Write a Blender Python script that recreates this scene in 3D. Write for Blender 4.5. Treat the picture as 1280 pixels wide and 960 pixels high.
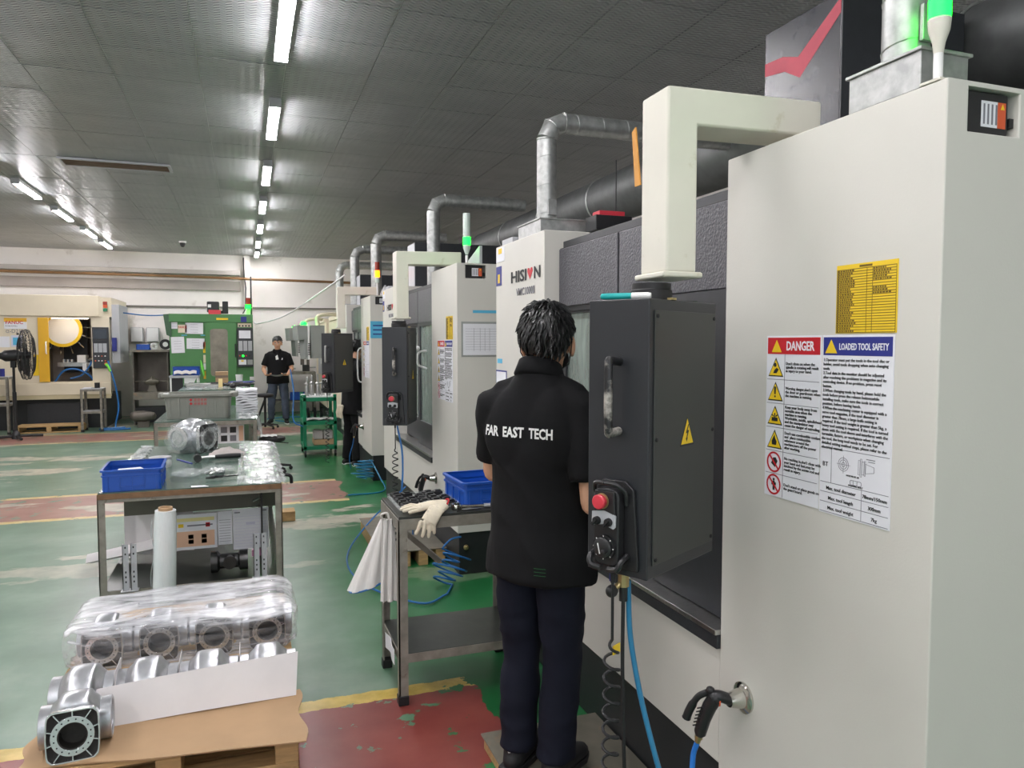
import bpy, bmesh, math, random
from mathutils import Vector as V, Matrix, noise
from mathutils.bvhtree import BVHTree
for o in list(bpy.data.objects): bpy.data.objects.remove(o)
SC = bpy.context.scene; COL = SC.collection
R = math.radians
# ---------------------------------------------------------------- camera
cam = bpy.data.objects.new('camera', bpy.data.cameras.new('camera')); COL.objects.link(cam)
cam.data.sensor_width = 36; cam.data.lens = 925 / 1280 * 36; cam.data.clip_start = .05
cam.location = (0, 0, 1.65)
cam.rotation_euler = (R(90) - math.atan(52 / 925), 0, -math.atan(332 / 925))
SC.camera = cam
# ---------------------------------------------------------------- world, exposure
W = bpy.data.worlds.new('world'); SC.world = W; W.use_nodes = True
W.node_tree.nodes['Background'].inputs[0].default_value = (.80, .84, .88, 1)
W.node_tree.nodes['Background'].inputs[1].default_value = .70
SC.view_settings.view_transform = 'Standard'; SC.view_settings.look = 'None'
SC.view_settings.exposure = 1.1; SC.view_settings.gamma = 1
SC.view_settings.use_curve_mapping = False
SC.cycles.use_denoising = True
SC.cycles.max_bounces = 8; SC.cycles.diffuse_bounces = 4; SC.cycles.transparent_max_bounces = 16
SC.cycles.sample_clamp_indirect = 6
TUBE_STRENGTH = 62.0
# ---------------------------------------------------------------- materials
def lin(c):
    c = c / 255
    return c / 12.92 if c <= .04045 else ((c + .055) / 1.055) ** 2.4
def rgb(r, g, b): return (lin(r), lin(g), lin(b), 1)
class NT:
    def __init__(s, m): s.t = m.node_tree; s.n = s.t.nodes
    def new(s, typ, **kw):
        x = s.n.new(typ)
        for k, v in kw.items(): setattr(x, k, v)
        return x
    def set(s, node, **kw):
        for k, v in kw.items(): node.inputs[k.replace('_', ' ')].default_value = v
        return node
    def link(s, a, b): s.t.links.new(a, b)
    def coord(s, scale=(1, 1, 1), which='Object'):
        tc = s.new('ShaderNodeTexCoord'); mp = s.new('ShaderNodeMapping')
        mp.inputs['Scale'].default_value = scale; s.link(tc.outputs[which], mp.inputs[0]); return mp.outputs[0]
    def noise(s, vec, scale, detail=4, rough=.55):
        x = s.new('ShaderNodeTexNoise'); s.link(vec, x.inputs['Vector'])
        x.inputs['Scale'].default_value = scale; x.inputs['Detail'].default_value = detail; x.inputs['Roughness'].default_value = rough
        return x.outputs['Fac']
    def ramp(s, fac, stops):
        x = s.new('ShaderNodeValToRGB'); s.link(fac, x.inputs[0]); e = x.color_ramp.elements
        while len(e) < len(stops): e.new(.5)
        for el, (p, c) in zip(e, stops): el.position = p; el.color = c if len(c) == 4 else (*c, 1)
        return x.outputs['Color']
    def mix(s, fac, a, b):
        x = s.new('ShaderNodeMix', data_type='RGBA')
        for i, val in ((0, fac), (6, a), (7, b)):
            if hasattr(val, 'links'): s.link(val, x.inputs[i])
            else: x.inputs[i].default_value = val
        return x.outputs[2]
    def math(s, op, a, b=0.0):
        x = s.new('ShaderNodeMath', operation=op)
        for i, val in ((0, a), (1, b)):
            if hasattr(val, 'links'): s.link(val, x.inputs[i])
            else: x.inputs[i].default_value = val
        return x.outputs[0]
    def bump(s, h, strength, dist=.01):
        x = s.new('ShaderNodeBump'); s.link(h, x.inputs['Height'])
        x.inputs['Strength'].default_value = strength; x.inputs['Distance'].default_value = dist
        s.link(x.outputs[0], s.n['Principled BSDF'].inputs['Normal'])
def newmat(name):
    m = bpy.data.materials.new(name); m.use_nodes = True; return m
def mat(name, col, rough=.5, metal=0, var=0, vs=4, bump=0, bs=60, stretch=(1, 1, 1), dirt=None, ds=3, dthr=.6, coat=0, spec=.5):
    m = newmat(name); t = NT(m); p = m.node_tree.nodes['Principled BSDF']
    p.inputs['Roughness'].default_value = rough; p.inputs['Metallic'].default_value = metal
    p.inputs['Specular IOR Level'].default_value = spec
    if coat: p.inputs['Coat Weight'].default_value = coat
    c = rgb(*col)
    if var or dirt or bump:
        vec = t.coord(stretch)
    cur = c
    if var:
        f = t.noise(vec, vs)
        lo = tuple(x * (1 - var) for x in c[:3]) + (1,); hi = tuple(min(1, x * (1 + var)) for x in c[:3]) + (1,)
        cur = t.ramp(f, [(.3, lo), (.7, hi)])
    if dirt:
        f = t.noise(vec, ds, 6, .65)
        fac = t.ramp(f, [(dthr, (0, 0, 0)), (min(1, dthr + .12), (1, 1, 1))])
        cur = t.mix(fac, cur, rgb(*dirt))
    if hasattr(cur, 'links'): t.link(cur, p.inputs['Base Color'])
    else: p.inputs['Base Color'].default_value = cur
    if bump: t.bump(t.noise(vec, bs, 3), bump, .004)
    return m
def emis(name, col, strength):
    m = newmat(name); p = m.node_tree.nodes['Principled BSDF']
    p.inputs['Base Color'].default_value = rgb(*col); p.inputs['Emission Color'].default_value = rgb(*col)
    p.inputs['Emission Strength'].default_value = strength; return m
def film_mat(name, opacity, tint=(235, 238, 242), streak=(6, 40, 40), rough=.18, bump=.5, lo=.0, hi=1.0, top_opaque=False):
    m = newmat(name); t = NT(m); p = m.node_tree.nodes['Principled BSDF']
    p.inputs['Base Color'].default_value = rgb(*tint); p.inputs['Roughness'].default_value = rough
    p.inputs['Specular IOR Level'].default_value = .8
    vec = t.coord(streak); f = t.noise(vec, 1.0, 5, .6)
    t.bump(f, bump, .012)
    fac = t.ramp(f, [(.35, (lo,) * 3), (.68, (hi,) * 3)])
    tr = t.new('ShaderNodeBsdfTransparent'); mx = t.new('ShaderNodeMixShader')
    k = t.math('MULTIPLY', fac, opacity)
    if top_opaque:     # film is whiter and more opaque where it faces up
        ge = t.new('ShaderNodeNewGeometry'); sx = t.new('ShaderNodeSeparateXYZ'); t.link(ge.outputs['Normal'], sx.inputs[0])
        top = t.ramp(sx.outputs[2], [(.25, (.45,) * 3), (.75, (1, 1, 1))])
        k = t.math('ADD', t.math('MULTIPLY', k, top), t.math('MULTIPLY', t.math('SUBTRACT', top, .45), .35))
    t.link(k, mx.inputs[0]); t.link(tr.outputs[0], mx.inputs[1]); t.link(p.outputs[0], mx.inputs[2])
    t.link(mx.outputs[0], m.node_tree.nodes['Material Output'].inputs[0]); return m
M = {}
M['beige'] = mat('pale_enamel', (208, 206, 198), .46, var=.03, vs=1.5, bump=.08, bs=160)
M['arm'] = mat('arm_enamel', (216, 213, 200), .40, var=.04, vs=5, dirt=(184, 176, 148), ds=7, dthr=.62)
M['black_sheet'] = mat('black_powder_coat', (46, 48, 52), .42, var=.1, vs=30, bump=.12, bs=240)
M['cabinet'] = mat('charcoal_powder_coat', (40, 42, 46), .40, var=.08, vs=2, bump=.06, bs=400)
M['cover'] = mat('dark_olive_cover', (54, 56, 54), .42, var=.08, vs=2, bump=.05, bs=400)
M['pebble'] = mat('pebbled_dark_panel', (74, 74, 80), .38, var=.25, vs=90, bump=.9, bs=110, spec=.6)
M['base'] = mat('machine_base_black', (34, 36, 38), .5, var=.1, vs=4)
M['steel'] = mat('brushed_steel', (190, 190, 188), .30, 1, var=.12, vs=20, stretch=(1, 6, 1))
M['dsteel'] = mat('worn_angle_steel', (140, 136, 126), .48, .3, var=.25, vs=14, dirt=(92, 68, 48), ds=10, dthr=.62)
M['galv'] = mat('galvanised_sheet', (176, 178, 176), .42, .75, var=.22, vs=26, bump=.1, bs=60)
M['alu'] = mat('cast_aluminium', (196, 198, 202), .32, .92, var=.08, vs=30, bump=.12, bs=180)
M['alum'] = mat('machined_aluminium', (222, 224, 226), .22, .95, var=.05, vs=40)
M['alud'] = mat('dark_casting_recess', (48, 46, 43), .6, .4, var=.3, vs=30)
M['rubber'] = mat('black_rubber', (26, 26, 28), .55, var=.1, vs=20)
M['bplastic'] = mat('black_plastic', (34, 34, 36), .35, bump=.1, bs=300)
M['white'] = mat('white_plastic', (232, 232, 230), .4)
M['paper'] = mat('white_paper', (228, 229, 234), .6, var=.03, vs=6)
M['ink'] = mat('print_ink_black', (34, 34, 36), .6)
M['inkg'] = mat('print_ink_grey', (120, 120, 128), .6)
M['red'] = mat('red_print', (196, 30, 42), .5)
M['blue'] = mat('blue_print', (38, 46, 128), .5)
M['yellow'] = mat('yellow_label', (236, 200, 34), .5, var=.05, vs=10)
M['yink'] = mat('label_brown_ink', (110, 88, 12), .6)
M['orange'] = mat('orange_label', (214, 92, 52), .5)
M['cyan'] = mat('cyan_paper', (86, 178, 214), .5)
M['teal'] = mat('teal_plastic', (32, 168, 166), .35)
M['bluebin'] = mat('blue_crate_plastic', (28, 82, 176), .34, var=.06, vs=5, bump=.04, bs=80)
M['bluehose'] = mat('blue_hose', (38, 104, 168), .35)
M['ltbluehose'] = mat('teal_blue_hose', (40, 118, 158), .3)
M['btred'] = mat('red_button', (206, 58, 72), .35)
M['skin'] = mat('skin', (206, 158, 128), .5, var=.06, vs=20, bump=.06, bs=200)
M['hair'] = mat('black_hair', (14, 14, 15), .42, var=.2, vs=60, spec=.6)
M['shirt'] = mat('black_polo_cloth', (15, 15, 17), .85, var=.14, vs=3, bump=.3, bs=26, spec=.25)
M['navy'] = mat('navy_trousers', (15, 18, 32), .82, var=.12, vs=5, bump=.35, bs=22, spec=.25)
M['jeans'] = mat('washed_denim', (64, 74, 90), .8, var=.35, vs=7, bump=.3, bs=60)
M['shoe'] = mat('black_shoe', (24, 24, 26), .6)
M['wood'] = mat('pallet_wood', (178, 146, 100), .75, var=.22, vs=9, stretch=(1, 8, 8), bump=.2, bs=40)
M['card'] = mat('brown_cardboard', (178, 146, 110), .72, var=.07, vs=4, bump=.05, bs=30)
M['foam'] = mat('white_foam_sheet', (226, 222, 222), .6, var=.03, vs=8, bump=.12, bs=40)
M['cloth'] = mat('grey_rag', (176, 168, 164), .85, var=.12, vs=12, bump=.3, bs=40)
M['glove'] = mat('cream_glove', (222, 212, 190), .8, var=.1, vs=20, bump=.35, bs=90, dirt=(150, 140, 122), ds=14, dthr=.6)
M['bagw'] = mat('white_cloth_bag', (214, 212, 208), .8, var=.05, vs=10, bump=.3, bs=26, stretch=(8, 8, 1))
M['green_m'] = mat('machine_green', (74, 128, 74), .4, var=.06, vs=3)
M['green_c'] = mat('cart_green', (18, 122, 84), .38, var=.05, vs=5)
M['cream'] = mat('cream_enamel', (222, 210, 186), .4, var=.05, vs=2)
M['yel_m'] = mat('machine_yellow', (224, 172, 40), .42, var=.05, vs=4)
M['grey_p'] = mat('grey_plastic', (150, 154, 150), .45, var=.05, vs=5)
M['tote'] = mat('grey_tote_plastic', (140, 142, 134), .5, var=.08, vs=6, bump=.05, bs=60)
M['mat_top'] = mat('green_bench_mat', (78, 100, 90), .22, var=.18, vs=7, spec=.6)
M['darkin'] = mat('dark_interior', (36, 36, 38), .6, var=.2, vs=5)
M['workin'] = mat('work_space_steel', (150, 140, 130), .45, .2, var=.25, vs=3)
M['greyin'] = mat('grimy_steel_interior', (104, 98, 90), .5, .3, var=.3, vs=3)
M['wall'] = mat('painted_wall', (238, 233, 228), .75, var=.045, vs=1.2, dirt=(206, 199, 190), ds=1.6, dthr=.62)
M['rail'] = mat('ochre_conduit', (122, 90, 56), .5, var=.2, vs=4)
M['brownv'] = mat('brown_vent', (128, 108, 92), .6, var=.1, vs=10)
M['plate'] = mat('scuffed_steel_plate', (118, 114, 102), .42, .35, var=.2, vs=8, dirt=(150, 122, 92), ds=5, dthr=.62)
M['glass'] = film_mat('wet_machine_glass', .82, (150, 164, 156), (14, 14, 3), .2, .35, .55, 1.0)
M['lightgrey'] = mat('light_grey_metal', (176, 178, 182), .4, var=.05, vs=5)
M['film'] = film_mat('stretch_film', .92, (226, 227, 231), (4, 24, 30), .15, .8, .06, .9, top_opaque=True)
M['clear'] = film_mat('clear_film', .72, (236, 240, 240), (14, 4, 4), .12, .35, .1, .9)
M['roll'] = mat('film_roll', (232, 238, 240), .12, var=.05, vs=20, stretch=(20, 20, 1), spec=.8)
M['bag'] = film_mat('clear_plastic_bag', .42, (226, 232, 232), (22, 22, 22), .12, 1.0, .05, .9)
M['green_led'] = emis('green_lamp', (4, 255, 26), 12)
M['amber_led'] = emis('amber_lamp', (255, 92, 4), 7)
M['lens_clear'] = mat('clear_lamp_lens', (200, 214, 206), .15, spec=.8)
M['lens_red'] = mat('red_lamp_lens', (150, 54, 40), .2)
M['lens_green'] = mat('green_lamp_lens', (38, 120, 84), .2)
M['tube'] = emis('light_tube', (251, 247, 250), TUBE_STRENGTH)
M['screen'] = mat('dark_screen', (44, 52, 62), .15)
M['brass'] = mat('brass_fitting', (176, 158, 112), .35, .8)
M['chrome'] = mat('chrome', (200, 198, 190), .14, 1)
M['grprint'] = mat('green_print', (24, 92, 46), .6)
M['flag'] = mat('red_stroke', (176, 62, 78), .5, var=.1, vs=12)
def mirror_panel():
    return mat('glossy_dark_panel', (40, 42, 48), .26, var=.25, vs=14, bump=.10, bs=260, spec=.7)
M['glossdark'] = mirror_panel()
def floor_material():
    m = newmat('painted_floor'); t = NT(m); p = m.node_tree.nodes['Principled BSDF']
    tc = t.new('ShaderNodeTexCoord'); sp = t.new('ShaderNodeSeparateXYZ'); t.link(tc.outputs['Object'], sp.inputs[0])
    X, Y = sp.outputs[0], sp.outputs[1]
    vec = tc.outputs['Object']
    def vscale(s):
        mp = t.new('ShaderNodeMapping'); mp.inputs['Scale'].default_value = s; t.link(vec, mp.inputs[0]); return mp.outputs[0]
    n1 = t.noise(vscale((1, 1, 1)), 1.6, 6, .6)
    green = t.ramp(n1, [(.3, rgb(88, 116, 96)), (.5, rgb(102, 130, 110)), (.72, rgb(128, 148, 132))])
    # fresher, deeper green close to the machines
    dx = t.math('ADD', X, t.math('MULTIPLY', t.noise(vec, 1.1, 4), .9))
    deep = t.ramp(t.math('MULTIPLY', t.math('ADD', dx, -.9), 2.0), [(0, (0, 0, 0)), (.8, (1, 1, 1))])
    green = t.mix(deep, green, t.ramp(n1, [(.3, rgb(24, 92, 48)), (.7, rgb(40, 118, 66))]))
    edge = t.math('MULTIPLY', t.math('SUBTRACT', t.noise(vec, 14, 5), .5), .05)
    Ye = t.math('ADD', Y, edge)
    def band(a, b):
        return t.math('MULTIPLY', t.math('GREATER_THAN', Ye, a), t.math('LESS_THAN', Ye, b))
    xlim = t.math('LESS_THAN', t.math('ADD', X, t.math('MULTIPLY', t.math('SUBTRACT', t.noise(vec, 2.3, 5), .5), .5)), 1.02)
    col = green
    chip = t.math('LESS_THAN', t.noise(vscale((1, 1, 1)), 5.5, 6, .6), .60)
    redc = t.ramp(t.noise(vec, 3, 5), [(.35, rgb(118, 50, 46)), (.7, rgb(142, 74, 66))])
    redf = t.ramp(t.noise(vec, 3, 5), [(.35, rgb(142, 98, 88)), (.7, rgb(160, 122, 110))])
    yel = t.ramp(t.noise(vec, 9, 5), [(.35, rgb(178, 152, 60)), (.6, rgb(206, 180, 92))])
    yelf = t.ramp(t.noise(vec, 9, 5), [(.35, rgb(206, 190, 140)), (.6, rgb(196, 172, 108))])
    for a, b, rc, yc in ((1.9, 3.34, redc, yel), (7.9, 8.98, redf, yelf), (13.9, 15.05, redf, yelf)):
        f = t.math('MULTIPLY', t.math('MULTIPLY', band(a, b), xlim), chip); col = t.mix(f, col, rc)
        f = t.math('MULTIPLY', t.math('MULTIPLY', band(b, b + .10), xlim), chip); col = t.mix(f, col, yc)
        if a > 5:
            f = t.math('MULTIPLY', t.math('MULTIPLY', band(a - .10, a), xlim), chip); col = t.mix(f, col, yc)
    # bare concrete where the paint has worn off
    wear = t.noise(vscale((.55, 1.25, 1)), .9, 8, .62)
    wf = t.ramp(wear, [(.575, (0, 0, 0)), (.60, (1, 1, 1))])
    farther = t.ramp(t.math('MULTIPLY', t.math('ADD', Y, -4.2), .35), [(0, (0, 0, 0)), (1, (1, 1, 1))])
    col = t.mix(t.math('MULTIPLY', wf, farther), col, t.ramp(t.noise(vec, 6, 5), [(.3, rgb(150, 148, 134)), (.7, rgb(190, 184, 166))]))
    t.link(col, p.inputs['Base Color'])
    t.link(t.math('ADD', t.math('MULTIPLY', t.noise(vscale((1, 1, 1)), 1.3, 2, .5), .22), .24), p.inputs['Roughness'])
    return m
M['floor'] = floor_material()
def tile_material():
    m = newmat('embossed_ceiling_tile'); t = NT(m); p = m.node_tree.nodes['Principled BSDF']
    tc = t.new('ShaderNodeTexCoord')
    w = t.new('ShaderNodeTexWave', bands_direction='Y', wave_profile='SIN'); w.inputs['Scale'].default_value = 9
    # zigzag: shift the bands by a triangle wave across X
    sp = t.new('ShaderNodeSeparateXYZ'); t.link(tc.outputs['Object'], sp.inputs[0])
    tri = t.math('PINGPONG', sp.outputs[0], .035)
    cb = t.new('ShaderNodeCombineXYZ'); t.link(sp.outputs[0], cb.inputs[0]); t.link(t.math('ADD', sp.outputs[1], t.math('MULTIPLY', tri, .6)), cb.inputs[1])
    t.link(cb.outputs[0], w.inputs['Vector'])
    t.bump(w.outputs['Fac'], .9, .010)
    g = t.noise(t.coord((1, 1, 1)), 3, 3)
    t.link(t.ramp(g, [(.3, rgb(152, 155, 157)), (.7, rgb(164, 167, 168))]), p.inputs['Base Color'])
    p.inputs['Roughness'].default_value = .34; p.inputs['Metallic'].default_value = .1
    return m
M['tile'] = tile_material()
M['grid'] = mat('ceiling_grid', (206, 208, 206), .5)
# ---------------------------------------------------------------- mesh builder
class MB:
    def __init__(s): s.v = []; s.f = []
    def add(s, vs, fs, T=None):
        n = len(s.v)
        s.v += [tuple(T @ V(p)) if T else tuple(p) for p in vs]
        s.f += [tuple(i + n for i in f) for f in fs]; return s
    def box(s, x0, x1, y0, y1, z0, z1, T=None):
        if x0 > x1: x0, x1 = x1, x0
        if y0 > y1: y0, y1 = y1, y0
        if z0 > z1: z0, z1 = z1, z0
        vs = [(x, y, z) for z in (z0, z1) for y in (y0, y1) for x in (x0, x1)]
        return s.add(vs, [(0, 2, 3, 1), (4, 5, 7, 6), (0, 1, 5, 4), (2, 6, 7, 3), (0, 4, 6, 2), (1, 3, 7, 5)], T)
    def cyl(s, p0, p1, r0, r1=None, n=14, caps=True):
        r1 = r0 if r1 is None else r1
        p0, p1 = V(p0), V(p1); d = (p1 - p0).normalized(); a = d.orthogonal().normalized(); b = d.cross(a)
        vs = []
        for p, r in ((p0, r0), (p1, r1)):
            vs += [p + (a * math.cos(2 * math.pi * i / n) + b * math.sin(2 * math.pi * i / n)) * r for i in range(n)]
        fs = [(i, (i + 1) % n, n + (i + 1) % n, n + i) for i in range(n)]
        if caps: fs += [tuple(range(n))[::-1], tuple(range(n, 2 * n))]
        return s.add(vs, fs)
    def tube(s, pts, r, n=8, closed=False):
        pts = [V(p) for p in pts]; N = len(pts); vs = []; fs = []
        rad = r if isinstance(r, (list, tuple)) else [r] * N
        a = None
        for i, p in enumerate(pts):
            q0 = pts[i - 1] if (i > 0 or closed) else p; q1 = pts[(i + 1) % N] if (i < N - 1 or closed) else p
            d = (q1 - q0)
            d = d.normalized() if d.length > 1e-9 else V((0, 0, 1))
            if a is None: a = d.orthogonal().normalized()
            else:
                a = a - d * a.dot(d); a = a.normalized() if a.length > 1e-6 else d.orthogonal().normalized()
            b = d.cross(a)
            vs += [p + (a * math.cos(2 * math.pi * k / n) + b * math.sin(2 * math.pi * k / n)) * rad[i] for k in range(n)]
        for i in range(N if closed else N - 1):
            j = (i + 1) % N
            fs += [(i * n + k, i * n + (k + 1) % n, j * n + (k + 1) % n, j * n + k) for k in range(n)]
        if not closed: fs += [tuple(range(n))[::-1], tuple(range((N - 1) * n, N * n))]
        return s.add(vs, fs)
    def lathe(s, prof, n=24, T=None, closed=False):
        vs = [(r * math.cos(2 * math.pi * k / n), r * math.sin(2 * math.pi * k / n), z) for r, z in prof for k in range(n)]
        m = len(prof); fs = []
        for i in range(m if closed else m - 1):
            j = (i + 1) % m
            fs += [(i * n + k, i * n + (k + 1) % n, j * n + (k + 1) % n, j * n + k) for k in range(n)]
        if not closed:
            fs += [tuple(range(n))[::-1], tuple(range((m - 1) * n, m * n))]
        return s.add(vs, fs, T)
    def prism(s, poly, z0, z1, T=None):
        n = len(poly); vs = [(x, y, z0) for x, y in poly] + [(x, y, z1) for x, y in poly]
        fs = [(i, (i + 1) % n, n + (i + 1) % n, n + i) for i in range(n)] + [tuple(range(n))[::-1], tuple(range(n, 2 * n))]
        return s.add(vs, fs, T)
    def loops(s, A, B, z0, z1, T=None):
        """a plate with outline A and hole B, the same number of points each"""
        n = len(A); vs = [(x, y, z) for z in (z0, z1) for L in (A, B) for x, y in L]
        fs = []
        for i in range(n):
            j = (i + 1) % n
            fs += [(i, n + i, n + j, j), (2 * n + i, 2 * n + j, 3 * n + j, 3 * n + i), (i, j, 2 * n + j, 2 * n + i), (n + i, 3 * n + i, 3 * n + j, n + j)]
        return s.add(vs, fs, T)
    def frame(s, x0, x1, y0, y1, a0, a1, b0, b1, z0, z1, T=None):
        return s.loops([(x0, y0), (x1, y0), (x1, y1), (x0, y1)], [(a0, b0), (a1, b0), (a1, b1), (a0, b1)], z0, z1, T)
    def sphere(s, c, r, n=16, m=10, T=None):
        rx, ry, rz = r if isinstance(r, (tuple, list)) else (r, r, r)
        vs = [(c[0], c[1], c[2] - rz)]
        for i in range(1, m):
            th = math.pi * i / m
            vs += [(c[0] + rx * math.sin(th) * math.cos(2 * math.pi * k / n), c[1] + ry * math.sin(th) * math.sin(2 * math.pi * k / n), c[2] - rz * math.cos(th)) for k in range(n)]
        vs.append((c[0], c[1], c[2] + rz)); fs = []
        fs += [(0, 1 + (k + 1) % n, 1 + k) for k in range(n)]
        for i in range(m - 2):
            fs += [(1 + i * n + k, 1 + i * n + (k + 1) % n, 1 + (i + 1) * n + (k + 1) % n, 1 + (i + 1) * n + k) for k in range(n)]
        L = len(vs) - 1; q = 1 + (m - 2) * n
        fs += [(q + k, q + (k + 1) % n, L) for k in range(n)]
        return s.add(vs, fs, T)
    def limb(s, pts, n=14, ref=(1, 0, 0), cap=True):
        """loft of ellipses: pts = [(point, radius along ref, radius across)]"""
        P = [V(p[0]) for p in pts]; N = len(P); vs = []; fs = []; ref = V(ref)
        for i, p in enumerate(P):
            d = (P[min(i + 1, N - 1)] - P[max(i - 1, 0)]).normalized()
            a = ref - d * ref.dot(d); a = a.normalized() if a.length > 1e-4 else d.orthogonal().normalized(); b = d.cross(a)
            vs += [p + a * math.cos(2 * math.pi * k / n) * pts[i][1] + b * math.sin(2 * math.pi * k / n) * pts[i][2] for k in range(n)]
        for i in range(N - 1):
            fs += [(i * n + k, i * n + (k + 1) % n, (i + 1) * n + (k + 1) % n, (i + 1) * n + k) for k in range(n)]
        fs += [tuple(range(n))[::-1], tuple(range((N - 1) * n, N * n))]
        s.add(vs, fs)
        if cap:
            for i in (0, N - 1): s.sphere(P[i], min(pts[i][1], pts[i][2]) * .98, 10, 6)
        return s
    def sheet(s, fn, nu, nv, thick=.002):
        """a thin two-sided sheet: fn(u, v) -> point, u and v from 0 to 1"""
        g = [[V(fn(i / nu, j / nv)) for j in range(nv + 1)] for i in range(nu + 1)]
        vs = []; 
        for side in (1, -1):
            for i in range(nu + 1):
                for j in range(nv + 1):
                    du = g[min(i + 1, nu)][j] - g[max(i - 1, 0)][j]; dv = g[i][min(j + 1, nv)] - g[i][max(j - 1, 0)]
                    nrm = du.cross(dv); nrm = nrm.normalized() if nrm.length > 1e-12 else V((0, 0, 1))
                    vs.append(g[i][j] + nrm * thick * .5 * side)
        w = nv + 1; off = (nu + 1) * w; fs = []
        for i in range(nu):
            for j in range(nv):
                q = (i * w + j, (i + 1) * w + j, (i + 1) * w + j + 1, i * w + j + 1)
                fs.append(q); fs.append(tuple(x + off for x in q[::-1]))
        rim = [i * w for i in range(nu + 1)] + [nu * w + j for j in range(1, nv + 1)] + [i * w + nv for i in range(nu - 1, -1, -1)] + [j for j in range(nv - 1, 0, -1)]
        for a, b in zip(rim, rim[1:] + rim[:1]): fs.append((b, a, a + off, b + off))
        return s.add(vs, fs)
    def mesh(s, name):
        me = bpy.data.meshes.new(name); me.from_pydata(s.v, [], s.f); me.update()
        bm = bmesh.new(); bm.from_mesh(me); bmesh.ops.recalc_face_normals(bm, faces=bm.faces); bm.to_mesh(me); bm.free()
        return me
    def build(s, name, m, parent=None, bevel=0, seg=2, smooth=38, loc=None, rot=None, label=None, stuff=False):
        me = s.mesh(name); me.materials.append(M[m] if isinstance(m, str) else m)
        if smooth:
            me.polygons.foreach_set('use_smooth', [True] * len(me.polygons)); me.set_sharp_from_angle(angle=R(smooth))
        o = bpy.data.objects.new(name, me); COL.objects.link(o)
        if parent is not None: o.parent = parent
        if loc: o.location = loc
        if rot: o.rotation_euler = rot
        if bevel:
            b = o.modifiers.new('bevel', 'BEVEL'); b.width = bevel; b.segments = seg; b.limit_method = 'ANGLE'; b.angle_limit = R(40); b.harden_normals = True
        if label: o['label'] = label
        if stuff: o['kind'] = 'stuff'
        return o
def thing(name, label, cat, loc=(0, 0, 0), rz=0, group=None, rot=None):
    o = bpy.data.objects.new(name, None); COL.objects.link(o); o.empty_display_size = .1
    o.location = loc; o.rotation_euler = rot if rot else (0, 0, rz); o['label'] = label; o['category'] = cat
    if group: o['group'] = group
    return o
def tag(o, label, cat, group=None, kind=None):
    if label: o['label'] = label
    if cat: o['category'] = cat
    if group: o['group'] = group
    if kind: o['kind'] = kind
    return o
def struct(o): o['kind'] = 'structure'; return o
def dup(root, loc=None, rz=None, label=None, group=None, rot=None):
    r = root.copy(); COL.objects.link(r)
    if loc is not None: r.location = loc
    if rz is not None: r.rotation_euler = (0, 0, rz)
    if rot is not None: r.rotation_euler = rot
    if label: r['label'] = label
    if group: r['group'] = group
    for ch in list(root.children):
        c = ch.copy(); COL.objects.link(c); c.parent = r
        for g in list(ch.children):
            d = g.copy(); COL.objects.link(d); d.parent = c
    return r
def place(origin, ex, ey):
    """matrix that lays the XY plane of a print along ex, ey at origin"""
    ex = V(ex).normalized(); ey = V(ey).normalized(); ez = ex.cross(ey)
    m = Matrix((ex, ey, ez)).transposed().to_4x4(); m.translation = V(origin); return m
TEXTS = []
def text(s, size, T, m, parent, name='printed_text', align='LEFT', bold=0, extrude=.0004, width=None, wrap=None, space=1.0):
    TEXTS.append((s, size, T, m, parent, name, align, bold, extrude, width, wrap, space))
def text_mesh(s, size, align='LEFT', bold=0, extrude=.0004, wrap=None, space=1.0):
    cu = bpy.data.curves.new('t', 'FONT'); cu.body = s; cu.size = size; cu.align_x = align; cu.offset = bold * size; cu.extrude = extrude
    cu.space_line = space; cu.resolution_u = 2
    if wrap: cu.text_boxes[0].width = wrap; 
    return bpy.data.objects.new('t', cu)
def flush_texts():
    obs = []
    for a in TEXTS:
        o = text_mesh(a[0], a[1], a[6], a[7], a[8], a[10], a[11]); COL.objects.link(o); obs.append(o)
    bpy.context.view_layer.update(); dg = bpy.context.evaluated_depsgraph_get()
    for a, o in zip(TEXTS, obs):
        me = bpy.data.meshes.new_from_object(o.evaluated_get(dg)); me.name = a[5]
        T = a[2]
        if a[9]:
            xs = [v.co.x for v in me.vertices]
            k = a[9] / max(1e-6, max(xs) - min(xs)); T = T @ Matrix.Diagonal((k, 1, 1, 1))
        me.transform(T); me.materials.clear(); me.materials.append(M[a[3]])
        q = bpy.data.objects.new(a[5], me); COL.objects.link(q); q.parent = a[4]
        cu = o.data; bpy.data.objects.remove(o); bpy.data.curves.remove(cu)
def fuse(mb, name, voxel, smooth_it=2, m=None, parent=None, wrinkle=None):
    """turn overlapping closed pieces into one continuous skin"""
    me = mb.mesh('tmp'); o = bpy.data.objects.new('tmp', me); COL.objects.link(o)
    r = o.modifiers.new('r', 'REMESH'); r.mode = 'VOXEL'; r.voxel_size = voxel; r.adaptivity = 0
    if smooth_it:
        q = o.modifiers.new('s', 'SMOOTH'); q.iterations = smooth_it; q.factor = .5
    bpy.context.view_layer.update(); dg = bpy.context.evaluated_depsgraph_get()
    nm = bpy.data.meshes.new_from_object(o.evaluated_get(dg)); nm.name = name
    bpy.data.objects.remove(o); bpy.data.meshes.remove(me)
    if wrinkle:
        nv = [wrinkle(v.co, v.normal) for v in nm.vertices]
        for v, c in zip(nm.vertices, nv): v.co = c
    nm.polygons.foreach_set('use_smooth', [True] * len(nm.polygons))
    nm.materials.clear(); nm.materials.append(M[m])
    b = bpy.data.objects.new(name, nm); COL.objects.link(b)
    if parent is not None: b.parent = parent
    return b
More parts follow.
